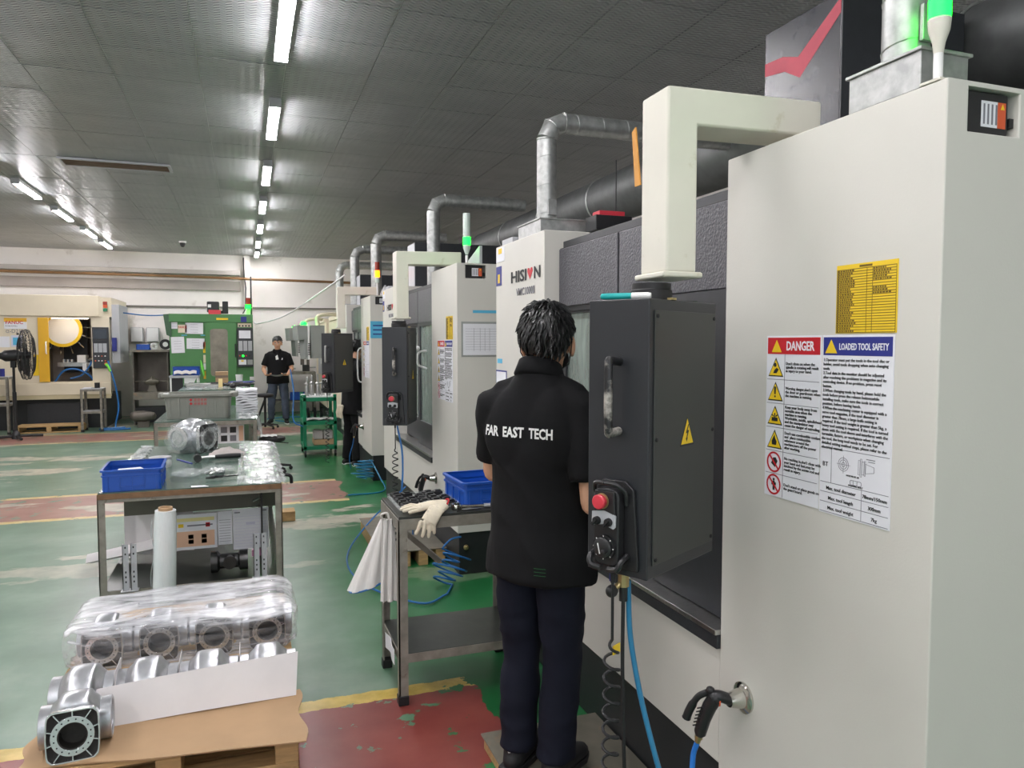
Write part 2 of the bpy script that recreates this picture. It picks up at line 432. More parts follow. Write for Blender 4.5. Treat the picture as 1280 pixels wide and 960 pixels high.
def arc(c, r, a0, a1, n, ax=(1, 0, 0), ay=(0, 0, 1)):
    ax, ay, c = V(ax), V(ay), V(c)
    return [c + ax * r * math.cos(a0 + (a1 - a0) * i / n) + ay * r * math.sin(a0 + (a1 - a0) * i / n) for i in range(n + 1)]
def smooth_path(pts, k=6):
    """Catmull-Rom through the points"""
    P = [V(p) for p in pts]; P = [P[0] * 2 - P[1]] + P + [P[-1] * 2 - P[-2]]; out = []
    for i in range(1, len(P) - 2):
        a, b, c, d = P[i - 1:i + 3]
        for j in range(k):
            t = j / k
            out.append(.5 * ((2 * b) + (c - a) * t + (2 * a - 5 * b + 4 * c - d) * t * t + (3 * b - a - 3 * c + d) * t ** 3))
    out.append(P[-2]); return out
def rrect(w, h, r, k=4, cx=0, cy=0):
    out = []
    for sx, sy, a in ((1, -1, -90), (1, 1, 0), (-1, 1, 90), (-1, -1, 180)):
        for i in range(k + 1):
            t = R(a + 90 * i / k); out.append((cx + sx * (w / 2 - r) + r * math.cos(t), cy + sy * (h / 2 - r) + r * math.sin(t)))
    return out
rnd = random.Random(7)
# ================================================================ the setting
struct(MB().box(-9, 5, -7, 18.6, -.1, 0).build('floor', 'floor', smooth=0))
struct(MB().box(-9, 5, 18.5, 18.7, 0, 3.75).build('wall_back', 'wall', smooth=0))
struct(MB().box(-9.2, -9, -7, 18.7, 0, 3.75).build('wall_left', 'wall', smooth=0))
struct(MB().box(5, 5.2, -7, 18.7, 0, 3.75).build('wall_right', 'wall', smooth=0))
# lower, thicker part of the back wall with its ledge
struct(MB().box(-2.45, 5, 18.40, 18.5, 0, 2.44).build('trim_1', 'wall', smooth=0))
struct(MB().box(-2.5, 5, 18.36, 18.5, 2.44, 2.475).build('trim_2', mat('grey_ledge', (120, 114, 108), .7), smooth=0))
# band and beam under the ceiling
struct(MB().box(-9, -.1, 18.25, 18.5, 3.19, 3.29).build('trim_3', mat('grey_beam_band', (176, 170, 164), .7, var=.08, vs=2), bevel=.01))
struct(MB().box(-9, -.1, 18.42, 18.5, 2.85, 3.06).build('trim_4', mat('grey_lower_band', (168, 160, 154), .75, var=.08, vs=2), smooth=0))
struct(MB().box(-.02, .12, 18.30, 18.5, 2.1, 3.66).build('trim_5', 'wall', bevel=.01))
tag(MB().tube(smooth_path([(-9, 18.2, 3.19), (-5, 18.2, 3.14), (-2, 18.2, 3.13), (1, 18.2, 3.10), (5, 18.2, 3.05)], 8), .030, 8).build('wall_conduit', 'rail'),
    'long ochre conduit running across the back wall under the ceiling', 'pipe')
cb = MB()
cb.tube([(-.02, 18.25, 3.6), (-.01, 18.22, 3.2), (.02, 18.2, 2.9), (.0, 18.0, 2.4), (-.05, 17.6, 2.3)], .014, 6)
tag(cb.build('power_cable', 'rubber'), 'dark power cable dropping down the white back wall post', 'cable')
# ceiling of embossed square tiles
ceil = struct(MB().box(-9, 5, -7, 18.7, 3.668, 3.75).build('ceiling', 'grid', smooth=0))
cinv = cam.matrix_basis.inverted()
def seen(p, mrg=40):
    q = cinv @ V(p)
    if q.z > -.4: return None
    x = 640 + 925 * q.x / -q.z; y = 480 - 925 * q.y / -q.z
    return -q.z if -mrg < x < 1280 + mrg and -mrg < y < 960 + mrg else None
tiles = []
for i in range(-14, 8):
    for j in range(-11, 31):
        x = -.29 + .6 * i; y = .35 + .6 * j
        if x > 4.4 or y > 18.0 or x < -9: continue
        d = seen((x + .3, y + .3, 3.66)); tiles.append((d if d else 99 + j * .01, x, y))
tiles.sort()
tm = MB().box(0, .592, 0, .592, 3.660, 3.6675).mesh('ceiling_tile'); tm.materials.append(M['tile'])
rest = MB()
VX0, VX1, VY0, VY1 = -1.92, -.72, 9.28, 9.68          # the slot of the air vent
for k, (d, x, y) in enumerate(tiles):
    if k < 299 and d < 90:
        o = bpy.data.objects.new('ceiling_tile', tm); COL.objects.link(o); o.location = (x + .004, y + .004, rnd.uniform(-.0015, .0015)); o.parent = ceil
    else: rest.box(x + .004, x + .596, y + .004, y + .596, 3.660, 3.6675)
rest.build('remaining_tiles', 'tile', ceil, smooth=0, stuff=True)
v = thing('air_vent', 'long brown slot air vent set in the grey ceiling', 'vent', (-1.33, 9.47, 3.645))
MB().frame(-.56, .56, -.18, .18, -.53, .53, -.15, .15, -.012, .012).build('vent_frame', 'lightgrey', v, bevel=.003)
MB().box(-.53, .53, -.15, .15, .004, .010).build('vent_panel', 'brownv', v)
for k in range(5): MB().box(-.53, .53, -.13 + .06 * k, -.115 + .06 * k, -.008, .004).build('slat', 'brownv', v)
# ceiling lights
fx = MB().box(-.045, .045, -.54, .54, 3.612, 3.658); ft = MB().box(-.03, .03, -.52, .52, 3.592, 3.6115); 
fe = [MB().box(-.047, .047, s * .52, s * .548, 3.588, 3.66) for s in (-1, 1)]
def light(x, y, label):
    L = thing('tube_light', label, 'ceiling light', (x, y, 0), 0, 'ceiling tube lights')
    return L
rows = [(.265, [-5.8, -3.65, -1.5, .65, 2.8, 4.95, 7.05, 9.25, 11.4, 13.55, 15.7, 17.5]), (-2.62, [-5.8, -3.65, -1.5, .65, 2.8, 4.95, 7.1, 9.2, 11.22, 13.18, 15.2, 16.9]), (-5.85, [-3, 1, 5, 9, 13, 17])]
first = None; order = ['nearest', 'second', 'third', 'fourth', 'fifth', 'sixth', 'seventh', 'eighth']
for ri, (x, ys) in enumerate(rows):
    inview = [y for y in ys if seen((x, y, 3.6), 20)]
    for y in ys:
        if y in inview:
            n = inview.index(y); lab = f'{order[n]} white tube light of the {"aisle" if ri == 0 else "outer"} ceiling row, counted from the camera'
        else: lab = f'{(order + ["ninth", "tenth", "eleventh", "twelfth"])[ys.index(y)]} unseen tube light of the {["aisle", "outer", "wall side"][ri]} ceiling row from the rear'
        if first is None:
            first = thing('tube_light', lab, 'ceiling light', (x, y, 0), 0, 'ceiling tube lights')
            fx.build('housing', 'white', first); ft.build('tube', 'tube', first); [q.build('end_cap', 'lightgrey', first) for q in fe]
        else: dup(first, (x, y, 0), 0, lab)
# small fittings on the ceiling
def dome(x, y, m, label, r=.07):
    d = thing('dome_camera', label, 'camera', (x, y, 3.66))
    MB().lathe([(.01, 0), (r * 1.15, 0), (r * 1.15, -.03), (r, -.035), (.01, -.036)][::-1], 16).build('mount', 'white', d)
    MB().lathe([(r * .9, -.035), (r * .85, -.07), (r * .5, -.11), (.005, -.12)], 16).build('dome', m, d)
dome(-4.15, 14.5, 'white', 'white dome camera on the ceiling among the outer lights')
dome(-1.15, 16.2, 'bplastic', 'small black dome camera on the ceiling near the back wall', .06)
# white cable sagging from the back wall to the machines
wc = [(.17, 16.9, 2.10), (.25, 16.3, 2.04), (.7, 15.2, 2.16), (1.1, 13.4, 2.42), (1.5, 12.0, 2.72)]
tag(MB().tube(smooth_path(wc, 8), .014, 6).build('sagging_cable', 'white'), 'thin white cable sagging from the green machine toward the exhaust pipes', 'cable')
# ================================================================ the row of pale grey machining centers on the right
# local frame of a machine: x into the machine from its front, y along the aisle from its near side
XF = 1.38
def xface(parent, name, x, yl, yr, z0, z1, m, t=.002, **k):
    return MB().box(x - t, x, yr, yl, z0, z1).build(name, m, parent, smooth=0, **k)
def tri(cx, cz, h, x, m, parent, name, inset=0, t=.0006):
    hw = h * .58 - inset; hh = h / 2
    pts = [(-hw, -hh + inset * .7), (hw, -hh + inset * .7), (0, hh - inset * 1.3)]
    T = place((x, cx, cz), (0, -1, 0), (0, 0, 1))
    return MB().prism(pts, 0, t, T).build(name, m, parent, smooth=0)
def machine(y0, k, label):
    t = thing('machining_center', label, 'machine', (XF, y0, 0), 0, 'pale grey machining centers')
    # base, carcass, near and far cabinets
    MB().box(.015, 2.2, .02, 2.93, 0, .318).build('machine_base', 'base', t, bevel=.006)
    MB().box(.30, 2.2, .03, 2.92, .318, 2.12).build('carcass', 'darkin', t)
    hole = (.062, .212, 2.096, 2.189)
    nb = MB()   # near cabinet with a square recess in its near side
    a, b, c_, d = hole
    nb.add([(0, 0, .304), (2.2, 0, .304), (2.2, 0, 2.2), (0, 0, 2.2), (0, .745, .304), (2.2, .745, .304), (2.2, .745, 2.2), (0, .745, 2.2),
            (a, 0, c_), (b, 0, c_), (b, 0, d), (a, 0, d), (a, .06, c_), (b, .06, c_), (b, .06, d), (a, .06, d)],
           [(4, 5, 6, 7), (0, 4, 7, 3), (1, 2, 6, 5), (3, 7, 6, 2), (0, 1, 5, 4), (0, 8, 9, 1), (1, 9, 10, 2), (2, 10, 11, 3), (3, 11, 8, 0),
            (8, 12, 13, 9), (9, 13, 14, 10), (10, 14, 15, 11), (11, 15, 12, 8), (12, 15, 14, 13)])
    nb.build('near_cabinet', 'beige', t, bevel=.004)
    MB().box(0, 2.2, 2.21, 2.95, .304, 2.2).build('far_cabinet', 'beige', t, bevel=.005)
    MB().box(.004, .30, .749, 2.206, .318, .715).build('front_apron', 'beige', t, bevel=.004)
    MB().box(-.018, .09, .746, 2.209, .735, .752).build('sill_rail', 'steel', t, bevel=.002)
    MB().box(-.012, .06, .747, 2.208, .690, .734).build('sill_channel', 'black_sheet', t, bevel=.002)
    # recess with its electrical switch, as a part of the near side
    rb = MB().box(.068, .194, .012, .0575, 2.098, 2.187).build('breaker_box', 'bplastic', t, bevel=.004)
    T = place((.112, .0115, 2.113), (1, 0, 0), (0, 0, 1))
    MB().box(0, .048, 0, .055, 0, .0006, T).build('label_plate', 'paper', rb, smooth=0)
    MB().box(.049, .073, 0, .055, 0, .0006, T).build('warning_plate', 'orange', rb, smooth=0)
    for i in range(4):
        for j in range(1): MB().box(.006 + .012 * i, .011 + .012 * i, .006, .049, .0006, .001, T).build('print_lines', 'inkg', rb, smooth=0)
    MB().prism([(.057, .040), (.069, .040), (.063, .052)], .0006, .0012, T).build('warning_triangle', 'yellow', rb, smooth=0)
    MB().box(.198, .211, .012, .0575, 2.118, 2.138).build('toggle_switch', 'rubber', t)
    # doors
    def door(a, b, x, w0, w1, name='sliding_door'):
        T = place((x, 0, 0), (0, 1, 0), (0, 0, 1))
        d = MB().frame(a, b, .753, 1.82, w0, w1, .965, 1.79, 0, .035, T).build(name, 'black_sheet', t, bevel=.004)
        MB().box(w0 - .01, w1 + .01, .955, 1.80, .012, .020, T).build('window_pane', 'glass' if k == 0 else M['glass'], d, smooth=0)
        MB().frame(w0 - .012, w1 + .012, .953, 1.802, w0, w1, .965, 1.79, .0352, .041, T).build('window_gasket', 'rubber', d)
        return d
    d1 = door(.748, 1.50, .055, .98, 1.42); d2 = door(1.44, 2.208, .10, 1.53, 2.17)
    hy = (1.40, 1.13, .785)[k]
    if k == 1: hd = MB().tube(smooth_path([(.05, hy, 1.58), (-.01, hy, 1.57), (-.03, hy, 1.53), (-.02, hy, 1.46), (.05, hy, 1.43)], 6), .009, 10).sphere((-.03, hy, 1.60), .022, 12, 8)
    else: hd = MB().tube(smooth_path([(.05, hy, 1.58), (-.03, hy, 1.56), (-.045, hy, 1.42), (-.045, hy, 1.30), (-.03, hy, 1.16), (.05, hy, 1.14)], 6), .010, 10)
    hd.build('door_handle', 'white' if k else 'steel', d1)
    # upper dark panels and lintel
    MB().box(.075, .11, .748, 1.578, 1.824, 2.105).build('upper_panel', 'pebble', t, bevel=.004)
    MB().box(.075, .11, 1.592, 2.20, 1.824, 2.105).build('upper_panel', 'pebble', t, bevel=.004)
    MB().box(.085, .12, .748, 2.208, 1.80, 2.11).build('panel_backing', 'rubber', t)
    MB().box(.10, 2.2, .748, 2.208, 2.106, 2.146).build('lintel', 'black_sheet', t, bevel=.004)
    # swing arm
    poly = [(-.31, 2.335), (.20, 2.345), (.20, 2.245), (-.215, 2.237), (-.215, 1.84), (-.31, 1.84)]
    Ta = place((0, .72, 0), (1, 0, 0), (0, 0, 1))
    MB().prism(poly, 0, .14, Ta).build('swing_arm', 'arm', t, bevel=.008, seg=3)
    MB().box(.11, .17, .60, .70, 2.2, 2.25).build('arm_foot', 'arm', t, bevel=.004)
    MB().box(-.325, -.20, .57, .73, 1.826, 1.842).build('arm_flange', 'arm', t, bevel=.006)
    # exhaust collar plates etc come separately; signal lamp
    if k == 0: sx, sy = .016, .038
    else: sx, sy = (.09, .06) if k == 1 else (.10, .08)
    st = MB().box(sx - .018, sx + .05, sy - .02, sy + .03, 2.2, 2.207)
    lamp = st.build('signal_lamp', 'arm', t, bevel=.002)
    MB().cyl((sx, sy, 2.205), (sx, sy, 2.26), .0095).build('lamp_pole', 'white', lamp)
    if k == 0:
        MB().lathe([(.0095, 2.262), (.013, 2.285), (.021, 2.31), (.023, 2.333), (.006, 2.333)], 18, Matrix.Translation((sx, sy, 0))).build('lamp_socket', 'arm', lamp)
        MB().cyl((sx, sy, 2.26), (sx, sy, 2.275), .0095).build('lamp_pole', 'white', lamp)
        MB().cyl((sx, sy, 2.333), (sx, sy, 2.375), .022, n=18).build('lens', 'green_led', lamp)
        MB().cyl((sx, sy, 2.375), (sx, sy, 2.47), .022, n=18).build('clear_lens', 'lens_clear', lamp)
    elif k == 1:
        MB().lathe([(.0095, 2.265), (.016, 2.28), (.026, 2.31), (.026, 2.33), (.006, 2.33)], 18, Matrix.Translation((sx, sy, 0))).build('lamp_socket', 'lens_clear', lamp)
        MB().cyl((sx, sy, 2.33), (sx, sy, 2.385), .026, n=18).build('lens', 'green_led', lamp)
        MB().cyl((sx, sy, 2.385), (sx, sy, 2.55), .026, n=18).build('clear_lens', 'lens_clear', lamp)
    else:
        MB().cyl((sx, sy, 2.26), (sx, sy, 2.36), .0095).build('lamp_pole', 'white', lamp)
        MB().cyl((sx, sy, 2.355), (sx, sy, 2.42), .028, n=18).build('clear_lens', 'lens_clear', lamp)
        MB().cyl((sx, sy, 2.42), (sx, sy, 2.50), .028, n=18).build('lens', 'amber_led', lamp)
        MB().cyl((sx, sy, 2.50), (sx, sy, 2.60), .028, n=18).build('red_lens', 'lens_red', lamp)
    # column cover standing on the roof
    if k == 0: c0 = MB().box(.62, 1.2, .96, 1.37, 2.147, 2.89).build('column_cover', 'glossdark', t, bevel=.004)
    else:
        c0 = MB().box(.24, 1.2, 2.43, 2.78, 2.2, 2.66).build('column_cover', 'black_sheet', t, bevel=.004)
        MB().box(.234, .24, 2.44, 2.77, 2.2, 2.65).build('side_sheet', 'lightgrey', c0)
    if k == 0:
        T = place((.62, 0, 0), (0, -1, 0), (0, 0, 1))
        ck = [(-1.366, 2.772), (-1.26, 2.765), (-1.175, 2.735), (-.962, 2.868), (-.962, 2.815), (-1.165, 2.655), (-1.25, 2.705), (-1.366, 2.722)]
        MB().prism(ck, 0, .0015, T).build('red_check_mark', 'flag', c0, smooth=0)
        MB().box(.621, 1.2, .954, .96, 2.147, 2.888).build('side_sheet', 'black_sheet', c0)
    # sheet-metal plate at the near roof edge
    if k: MB().prism([(0, 2.2), (.30, 2.2), (.30, 2.33), (.0, 2.25)], 0, .02, place((.2, .35, 0), (0, -1, 0), (0, 0, 1))).build('roof_plate', 'lightgrey', t)
    MB().box(.02, .20, 2.72, 2.90, 2.2, 2.235).build('roof_plate', 'lightgrey', t, bevel=.003)
    # ------------------------------------------------ prints on the near cabinet
    dg = xface(t, 'danger_label', 0, .547, .338, 1.222, 1.668, 'paper')
    MB().box(-.0026, -.002, .342, .543, 1.618, 1.663).build('red_header', 'red', dg, smooth=0)
    TX = lambda y, z, e=.0028: place((-e, y, z), (0, -1, 0), (0, 0, 1))
    tri(.506, 1.640, .034, -.0026, 'yellow', dg, 'header_triangle')
    text('DANGER', .034, TX(.468, 1.629), 'paper', dg, bold=.025, width=.105)
    rws = [1.616, 1.548, 1.482, 1.415, 1.350, 1.286, 1.225]
    lines = ["Don't close on when the\nspindle is rotating,will result\nin injury to your hand.", "Warning danger,don't open\nthe door or guardroom when\nthe machine is running.",
             "Keep your body away from\nmovable area when the\nmachine is running.\nWorktable, saddle, spindlehead\nand the manipulator may\ncause the danger of extruding.",
             "Don't use combustible coolant\nand  place combustible\nsubstance around the\nmachine,turn off the power\nafter working.", "No reaching in,don't close with\nyour hand and feet,may be\ninvolved by the screw rod and\nresult in injury.", "Don't stand or place goods on\nthe guard board."]
    gl = MB()
    for z in rws[1:-1]: gl.box(-.0025, -.002, .343, .543, z - .0007, z + .0007)
    gl.box(-.0025, -.002, .4725, .4738, 1.225, 1.618)
    gl.build('rule_lines', 'inkg', dg, smooth=0)
    for i, s in enumerate(lines):
        zc = (rws[i] + rws[i + 1]) / 2; nl = s.count('\n') + 1
        if k < 2: text(s, .0108, TX(.468, zc + .0052 * (nl - 1) * .98 - .003), 'ink', dg, name='warning_text', bold=.008, space=.92)
        if i < 4:
            tri(.508, zc, .052, -.0024, 'ink', dg, 'triangle_border'); tri(.508, zc, .052, -.0030, 'yellow', dg, 'warning_triangle', inset=.0045)
            T = TX(.508, zc, .0037)
            g = MB()
            if i == 0: g.prism([(-.009, -.017), (.004, -.017), (.013, -.006), (.004, -.002), (-.004, -.008)], 0, .0004, T); g.cyl(T @ V((-.002, .006, 0)), T @ V((-.002, .006, .0004)), .006, n=10)
            elif i == 1: g.prism([(-.0025, -.008), (.0025, -.008), (.004, .013), (-.004, .013)], 0, .0004, T); g.cyl(T @ V((0, -.014, 0)), T @ V((0, -.014, .0004)), .003, n=8)
            elif i == 2:
                g.box(-.012, .012, -.016, -.006, 0, .0004, T); g.box(-.002, .002, -.006, .006, 0, .0004, T)
                for sg in (-1, 1): g.prism([(sg * .005, -.005), (sg * .013, .001), (sg * .010, .003), (sg * .004, -.001)][::sg], 0, .0004, T)
            else: g.prism([(-.008, -.016), (.008, -.016), (.010, -.006), (.004, .002), (.001, .012), (-.004, .004), (-.010, -.006)], 0, .0004, T)
            g.build('pictogram', 'ink', dg, smooth=0)
        else:
            T = TX(.508, zc, .0026)
            g = MB()
            if i == 4: g.prism([(-.012, -.004), (.004, -.014), (.014, .004), (.006, .014), (-.004, .012)], 0, .0004, T)
            else: g.box(-.004, .004, -.016, .010, 0, .0004, T); g.cyl(T @ V((0, .014, 0)), T @ V((0, .014, .0004)), .004, n=8); g.box(-.009, .009, -.002, .006, 0, .0004, T)
            g.build('pictogram', 'ink', dg, smooth=0)
            A = [(.029 * math.cos(a * math.pi / 12), .029 * math.sin(a * math.pi / 12)) for a in range(24)]
            rg = MB().loops(A, [(x * .82, y * .82) for x, y in A], 0.0004, .001, T)
            rg.box(-.024, .024, -.0026, .0026, .0004, .0009, T @ Matrix.Rotation(R(-45), 4, 'Z')); rg.build('prohibition_ring', 'red', dg, smooth=0)
    ld = xface(t, 'loaded_tool_label', 0, .334, .113, 1.218, 1.668, 'paper')
    MB().box(-.0026, -.002, .117, .330, 1.618, 1.663).build('blue_header', 'blue', ld, smooth=0)
    tri(.304, 1.640, .034, -.0026, 'yellow', ld, 'header_triangle')
    text('LOADED TOOL SAFETY', .0225, TX(.278, 1.632), 'paper', ld, bold=.02, width=.150)
    para = ("1.Operator must put the tools in the tool disc or\nholder, avoid tools dropping when auto changing\ntools.\n2.Tool data in the monitor should be adjusted\nafter resolving the problems in magazine and its\ncontroling device. If no problem, press reset\nbutton.\n"
            "3.When changing tools by hand, please hold the\ntools before press the release button;while\ninstalling tools, make sure the tools in correct\nposition, before leaving hands.\n4.When the machining center is equipped with a\nservo tool magazine, if the tool diameter is\ngreater than 78mm, a large knife setting is\nrequired. If the tool weight is greater than 5kg, a\n"
            "heavy tool setting is required. If the tool is turned\ndown with the tool sleeve and interferes with the\nturntable, fixture, or workpiece when changing\nthe tool, the long tool needs to be set. For\ndetailed setting method steps, please refer to the\nelectrical manual.")
    if k < 2: text(para, .0105, TX(.329, 1.603), 'ink', ld, name='instruction_text', bold=.006, width=.206, space=1.05)
    gl = MB()
    for z in (1.385, 1.297, 1.272, 1.247, 1.222): gl.box(-.0025, -.002, .117, .331, z - .0007, z + .0007)
    gl.box(-.0025, -.002, .2945, .2955, 1.297, 1.385); gl.box(-.0025, -.002, .196, .197, 1.222, 1.297)
    gl.build('rule_lines', 'inkg', ld, smooth=0)
    if k < 2:
        text('BT', .016, TX(.324, 1.338), 'ink', ld)
        for z, a, b in ((1.279, 'Max. tool diameter', '78mm/150mm'), (1.254, 'Max. tool length', '300mm'), (1.229, 'Max. tool weight', '7kg')):
            text(a, .0125, TX(.262, z), 'ink', ld, align='CENTER', bold=.008); text(b, .0125, TX(.157, z), 'ink', ld, align='CENTER', bold=.008)
        g = MB(); T = TX(.255, 1.350, .0024)
        for r in (.017, .012, .006):
            A = [(r * math.cos(a * math.pi / 12), r * math.sin(a * math.pi / 12)) for a in range(24)]
            g.loops(A, [(x * (1 - .0012 / r), y * (1 - .0012 / r)) for x, y in A], 0, .0003, T)
        g.box(-.022, .022, -.0004, .0004, 0, .0003, T); g.box(-.0004, .0004, -.022, .022, 0, .0003, T)
        T = TX(.190, 1.350, .0024)
        for a in ((-.018, -.012, -.018, .018), (-.012, -.007, -.022, .022), (-.007, .0, -.016, .016), (0, .004, -.018, .018)):
            g.frame(a[0], a[1], a[2], a[3], a[0] + .0008, a[1] - .0008, a[2] + .0008, a[3] - .0008, 0, .0003, T)
        g.loops([(.004, -.012), (.03, -.007), (.03, .007), (.004, .012)], [(.005, -.011), (.029, -.0062), (.029, .0062), (.005, .011)], 0, .0003, T)
        g.box(.006, .032, .022, .024, 0, .0003, T); g.box(.012, .032, .017, .0185, 0, .0003, T)
        T = TX(.215, 1.310, .0024)
        g.loops(rrect(.036, .012, .004), rrect(.034, .010, .0035), 0, .0003, T); g.box(-.008, -.007, -.006, .006, 0, .0003, T); g.box(.004, .005, -.006, .006, 0, .0003, T)
        g.build('tool_drawing', 'inkg', ld, smooth=0)
        text('HOLDER BT-40', .006, TX(.225, 1.323), 'ink', ld, align='CENTER'); text('DRAWING BOLT', .006, TX(.215, 1.300), 'ink', ld, align='CENTER')
    yt = xface(t, 'yellow_table_label', 0, .292, .109, 1.672, 1.838, 'yellow')
    gl = MB(); nr = 24
    for i in range(nr + 1):
        z = 1.674 + .152 * i / nr; gl.box(-.0025, -.002, .112, .290, z - .0008, z + .0008)
    for y in (.283, .197, .180, .2895, .1125): gl.box(-.0025, -.002, y - .0005, y + .0005, 1.674, 1.826)
    rr = random.Random(3)
    for i in range(nr):
        z = 1.674 + .152 * (i + .5) / nr
        gl.box(-.0025, -.002, .288, .284, z - .002, z + .002)
        a = .280
        while a > .280 - rr.uniform(.03, .05):
            w = rr.uniform(.003, .007); gl.box(-.0025, -.002, a, a - w, z - .0018, z + .0018); a -= w + .002
        if i > 10 and i not in (17, 18, 13, 12, 11):
            a = .178
            while a > .178 - rr.uniform(.03, .05):
                w = rr.uniform(.003, .007); gl.box(-.0025, -.002, a, a - w, z - .0018, z + .0018); a -= w + .002
    gl.box(-.0025, -.002, .220, .182, 1.829, 1.834)
    gl.build('table_print', 'yink', yt, smooth=0)
    # ------------------------------------------------ maker's print on the far cabinet
    if k < 2:
        for s, y, sz, w in (('HISI', 2.69, .083, .235), ('N', 2.345, .083, .085)):
            text(s, sz, TX(y, 1.975), 'ink', t, name='maker_print', bold=.025, width=w)
        h = MB(); T = TX(2.398, 2.004, .0006)
        h.prism([(0, -.030), (.038, .012), (.030, .030), (.012, .028), (0, .012), (-.012, .028), (-.030, .030), (-.038, .012)], 0, .0015, T); h.build('red_heart_print', 'red', t, smooth=0)
        text('VMC1000II', .056, TX(2.60, 1.900), 'inkg', t, name='model_print', bold=.012, width=.27)
    # papers at the far end of the front
    P = [('white_notice', 2.94, 2.80, 2.11, 2.19, 'paper'), ('blue_notice', 2.94, 2.85, 1.975, 2.085, 'blue'), ('cyan_note', 2.92, 2.84, 1.53, 1.556, 'cyan')]
    for nm, a, b, z0, z1, mm in P: xface(t, nm, 0, a, b, z0, z1, mm)
    MB().box(-.0026, -.002, 2.875, 2.91, 1.99, 2.04).build('notice_print', 'yellow', t, smooth=0); MB().box(-.0026, -.002, 2.84, 2.90, 2.155, 2.185).build('notice_print', 'yellow', t, smooth=0)
    bf = xface(t, 'blue_framed_card', 0, 2.945, 2.76, 1.38, 1.49, 'blue'); MB().box(-.0028, -.002, 2.77, 2.937, 1.388, 1.482).build('card_paper', 'paper', bf, smooth=0)
    if k == 1:   # papers on the near side
        fr = MB().box(.03, .34, -.006, 0, 1.55, 1.795).build('paper_holder', 'grey_p', t, bevel=.002)
        MB().box(.042, .34, -.0075, -.006, 1.562, 1.78).build('table_sheet', 'paper', fr, smooth=0)
        g = MB()
        for i in range(9): g.box(.06, .33, -.0085, -.0075, 1.60 + .018 * i, 1.6012 + .018 * i)
        for x in (.12, .165, .20, .235, .29): g.box(x, x + .0015, -.0085, -.0075, 1.59, 1.75)
        g.build('table_print', 'inkg', fr, smooth=0)
        MB().box(.115, .34, -.002, 0, 1.855, 1.875).build('blue_tape', 'cyan', t, smooth=0)
    if k == 1: MB().sphere((.06, .0, .20), .02, 10, 8).build('base_valve', 'brass', t); MB().cyl((.06, .03, .20), (.06, -.02, .20), .011).build('valve_stem', 'brass', t)
    if k == 2: 
        b = MB().box(.0, .20, -.003, 0, 1.70, 1.90).build('blue_notice', 'cyan', t, smooth=0)
        g = MB()
        for i, w in enumerate((.14, .11, .15)): g.box(.03, .03 + w, -.004, -.003, 1.74 + .05 * i, 1.755 + .05 * i)
        g.build('notice_print', 'blue', b, smooth=0)
    # magnet cup for the blow gun
    mc = MB().lathe([(.004, 0), (.046, 0), (.046, .006), (.040, .010), (.030, .014), (.024, .040), (.020, .055), (.004, .056)], 22, place((0, .624, .591), (0, 0, 1), (0, 1, 0)) if False else place((0, .624, .591), (0, -1, 0), (0, 0, 1)))
    mc.build('magnet_cup', 'chrome', t)
    return t
m1 = machine(1.17, 0, 'nearest pale grey machining center, red check mark on its dark roof column')
m2 = machine(4.975, 1, 'middle pale grey machining center, framed table sheet on its near side')
m3 = machine(8.775, 2, 'third pale grey machining center, amber signal lamp on its roof')
# ---------------------------------------------------------------- control cabinets hanging from the swing arms
def cabinet(x, y, k, label, rz=29.3):
    """origin at the near lower corner; local x runs along the cover side, local y along the handle side"""
    t = thing('control_cabinet', label, 'cabinet', (x, y, 1.03), R(rz), 'black hanging control cabinets')
    w, d, h = .378, .188, .733
    MB().box(0, w, 0, d, 0, h).build('cabinet_body', 'cabinet', t, bevel=.004)
    c = MB().box(.022, w - .012, -.004, 0, .035, h - .030).build('back_cover', 'cover', t, bevel=.0015)
    for sx in (.034, w - .024):
        for sz in (.05, h * .5, h - .045): MB().lathe([(.0055, 0), (.0055, .003), (.003, .005), (.0005, .0052)], 10, place((sx, -.004, sz), (1, 0, 0), (0, 0, 1))).build('cover_screw', 'rubber', c)
    T = place((.20, -.0042, .372), (1, 0, 0), (0, 0, 1))
    tr = [(-.040, -.037), (.040, -.037), (0, .043)]
    s = MB().prism(tr, 0, .0006, T).build('shock_sign', 'ink', t, smooth=0)
    MB().prism([(a * .86, b * .86) for a, b in tr], .0006, .0011, T).build('yellow_field', 'yellow', s, smooth=0)
    MB().prism([(.004, .022), (-.009, -.002), (-.001, -.002), (-.006, -.016), (-.009, -.016), (-.004, -.026), (.002, -.014), (-.001, -.015), (.009, .006), (.001, .005), (.008, .022)], .0011, .0016, T).build('lightning_bolt', 'ink', s, smooth=0)
    hp = [(0, .09, .57), (-.040, .09, .572), (-.050, .09, .556), (-.050, .09, .40), (-.040, .09, .385), (0, .09, .386)]
    MB().tube(smooth_path(hp, 6), .0115, 12).build('handle', 'steel' if k == 2 else 'chip_black', t)
    MB().lathe([(.054, 0), (.058, .004), (.058, .03), (.054, .034), (.054, .05), (.004, .052)], 24, Matrix.Translation((w * .44, d * .5, h))).build('swivel_collar', 'rubber', t)
    MB().box(.11, .135, -.002, .012, h, h + .006).build('latch', 'brass', t)
    # pocket that carries the handwheel
    hb = MB()
    hb.prism([(.022, .02), (.158, .02), (.158, .05), (.150, .235), (.13, .256), (.06, .256), (.035, .235), (.022, .05)], 0, .012, place((-.012, 0, 0), (0, 1, 0), (0, 0, 1)) @ Matrix.Translation((0, 0, 0)))
    hb.build('handwheel_bracket', 'bplastic', t, bevel=.003)
    return t
M['chip_black'] = mat('chipped_black_handle', (30, 30, 32), .3, dirt=(186, 180, 172), ds=9, dthr=.53)
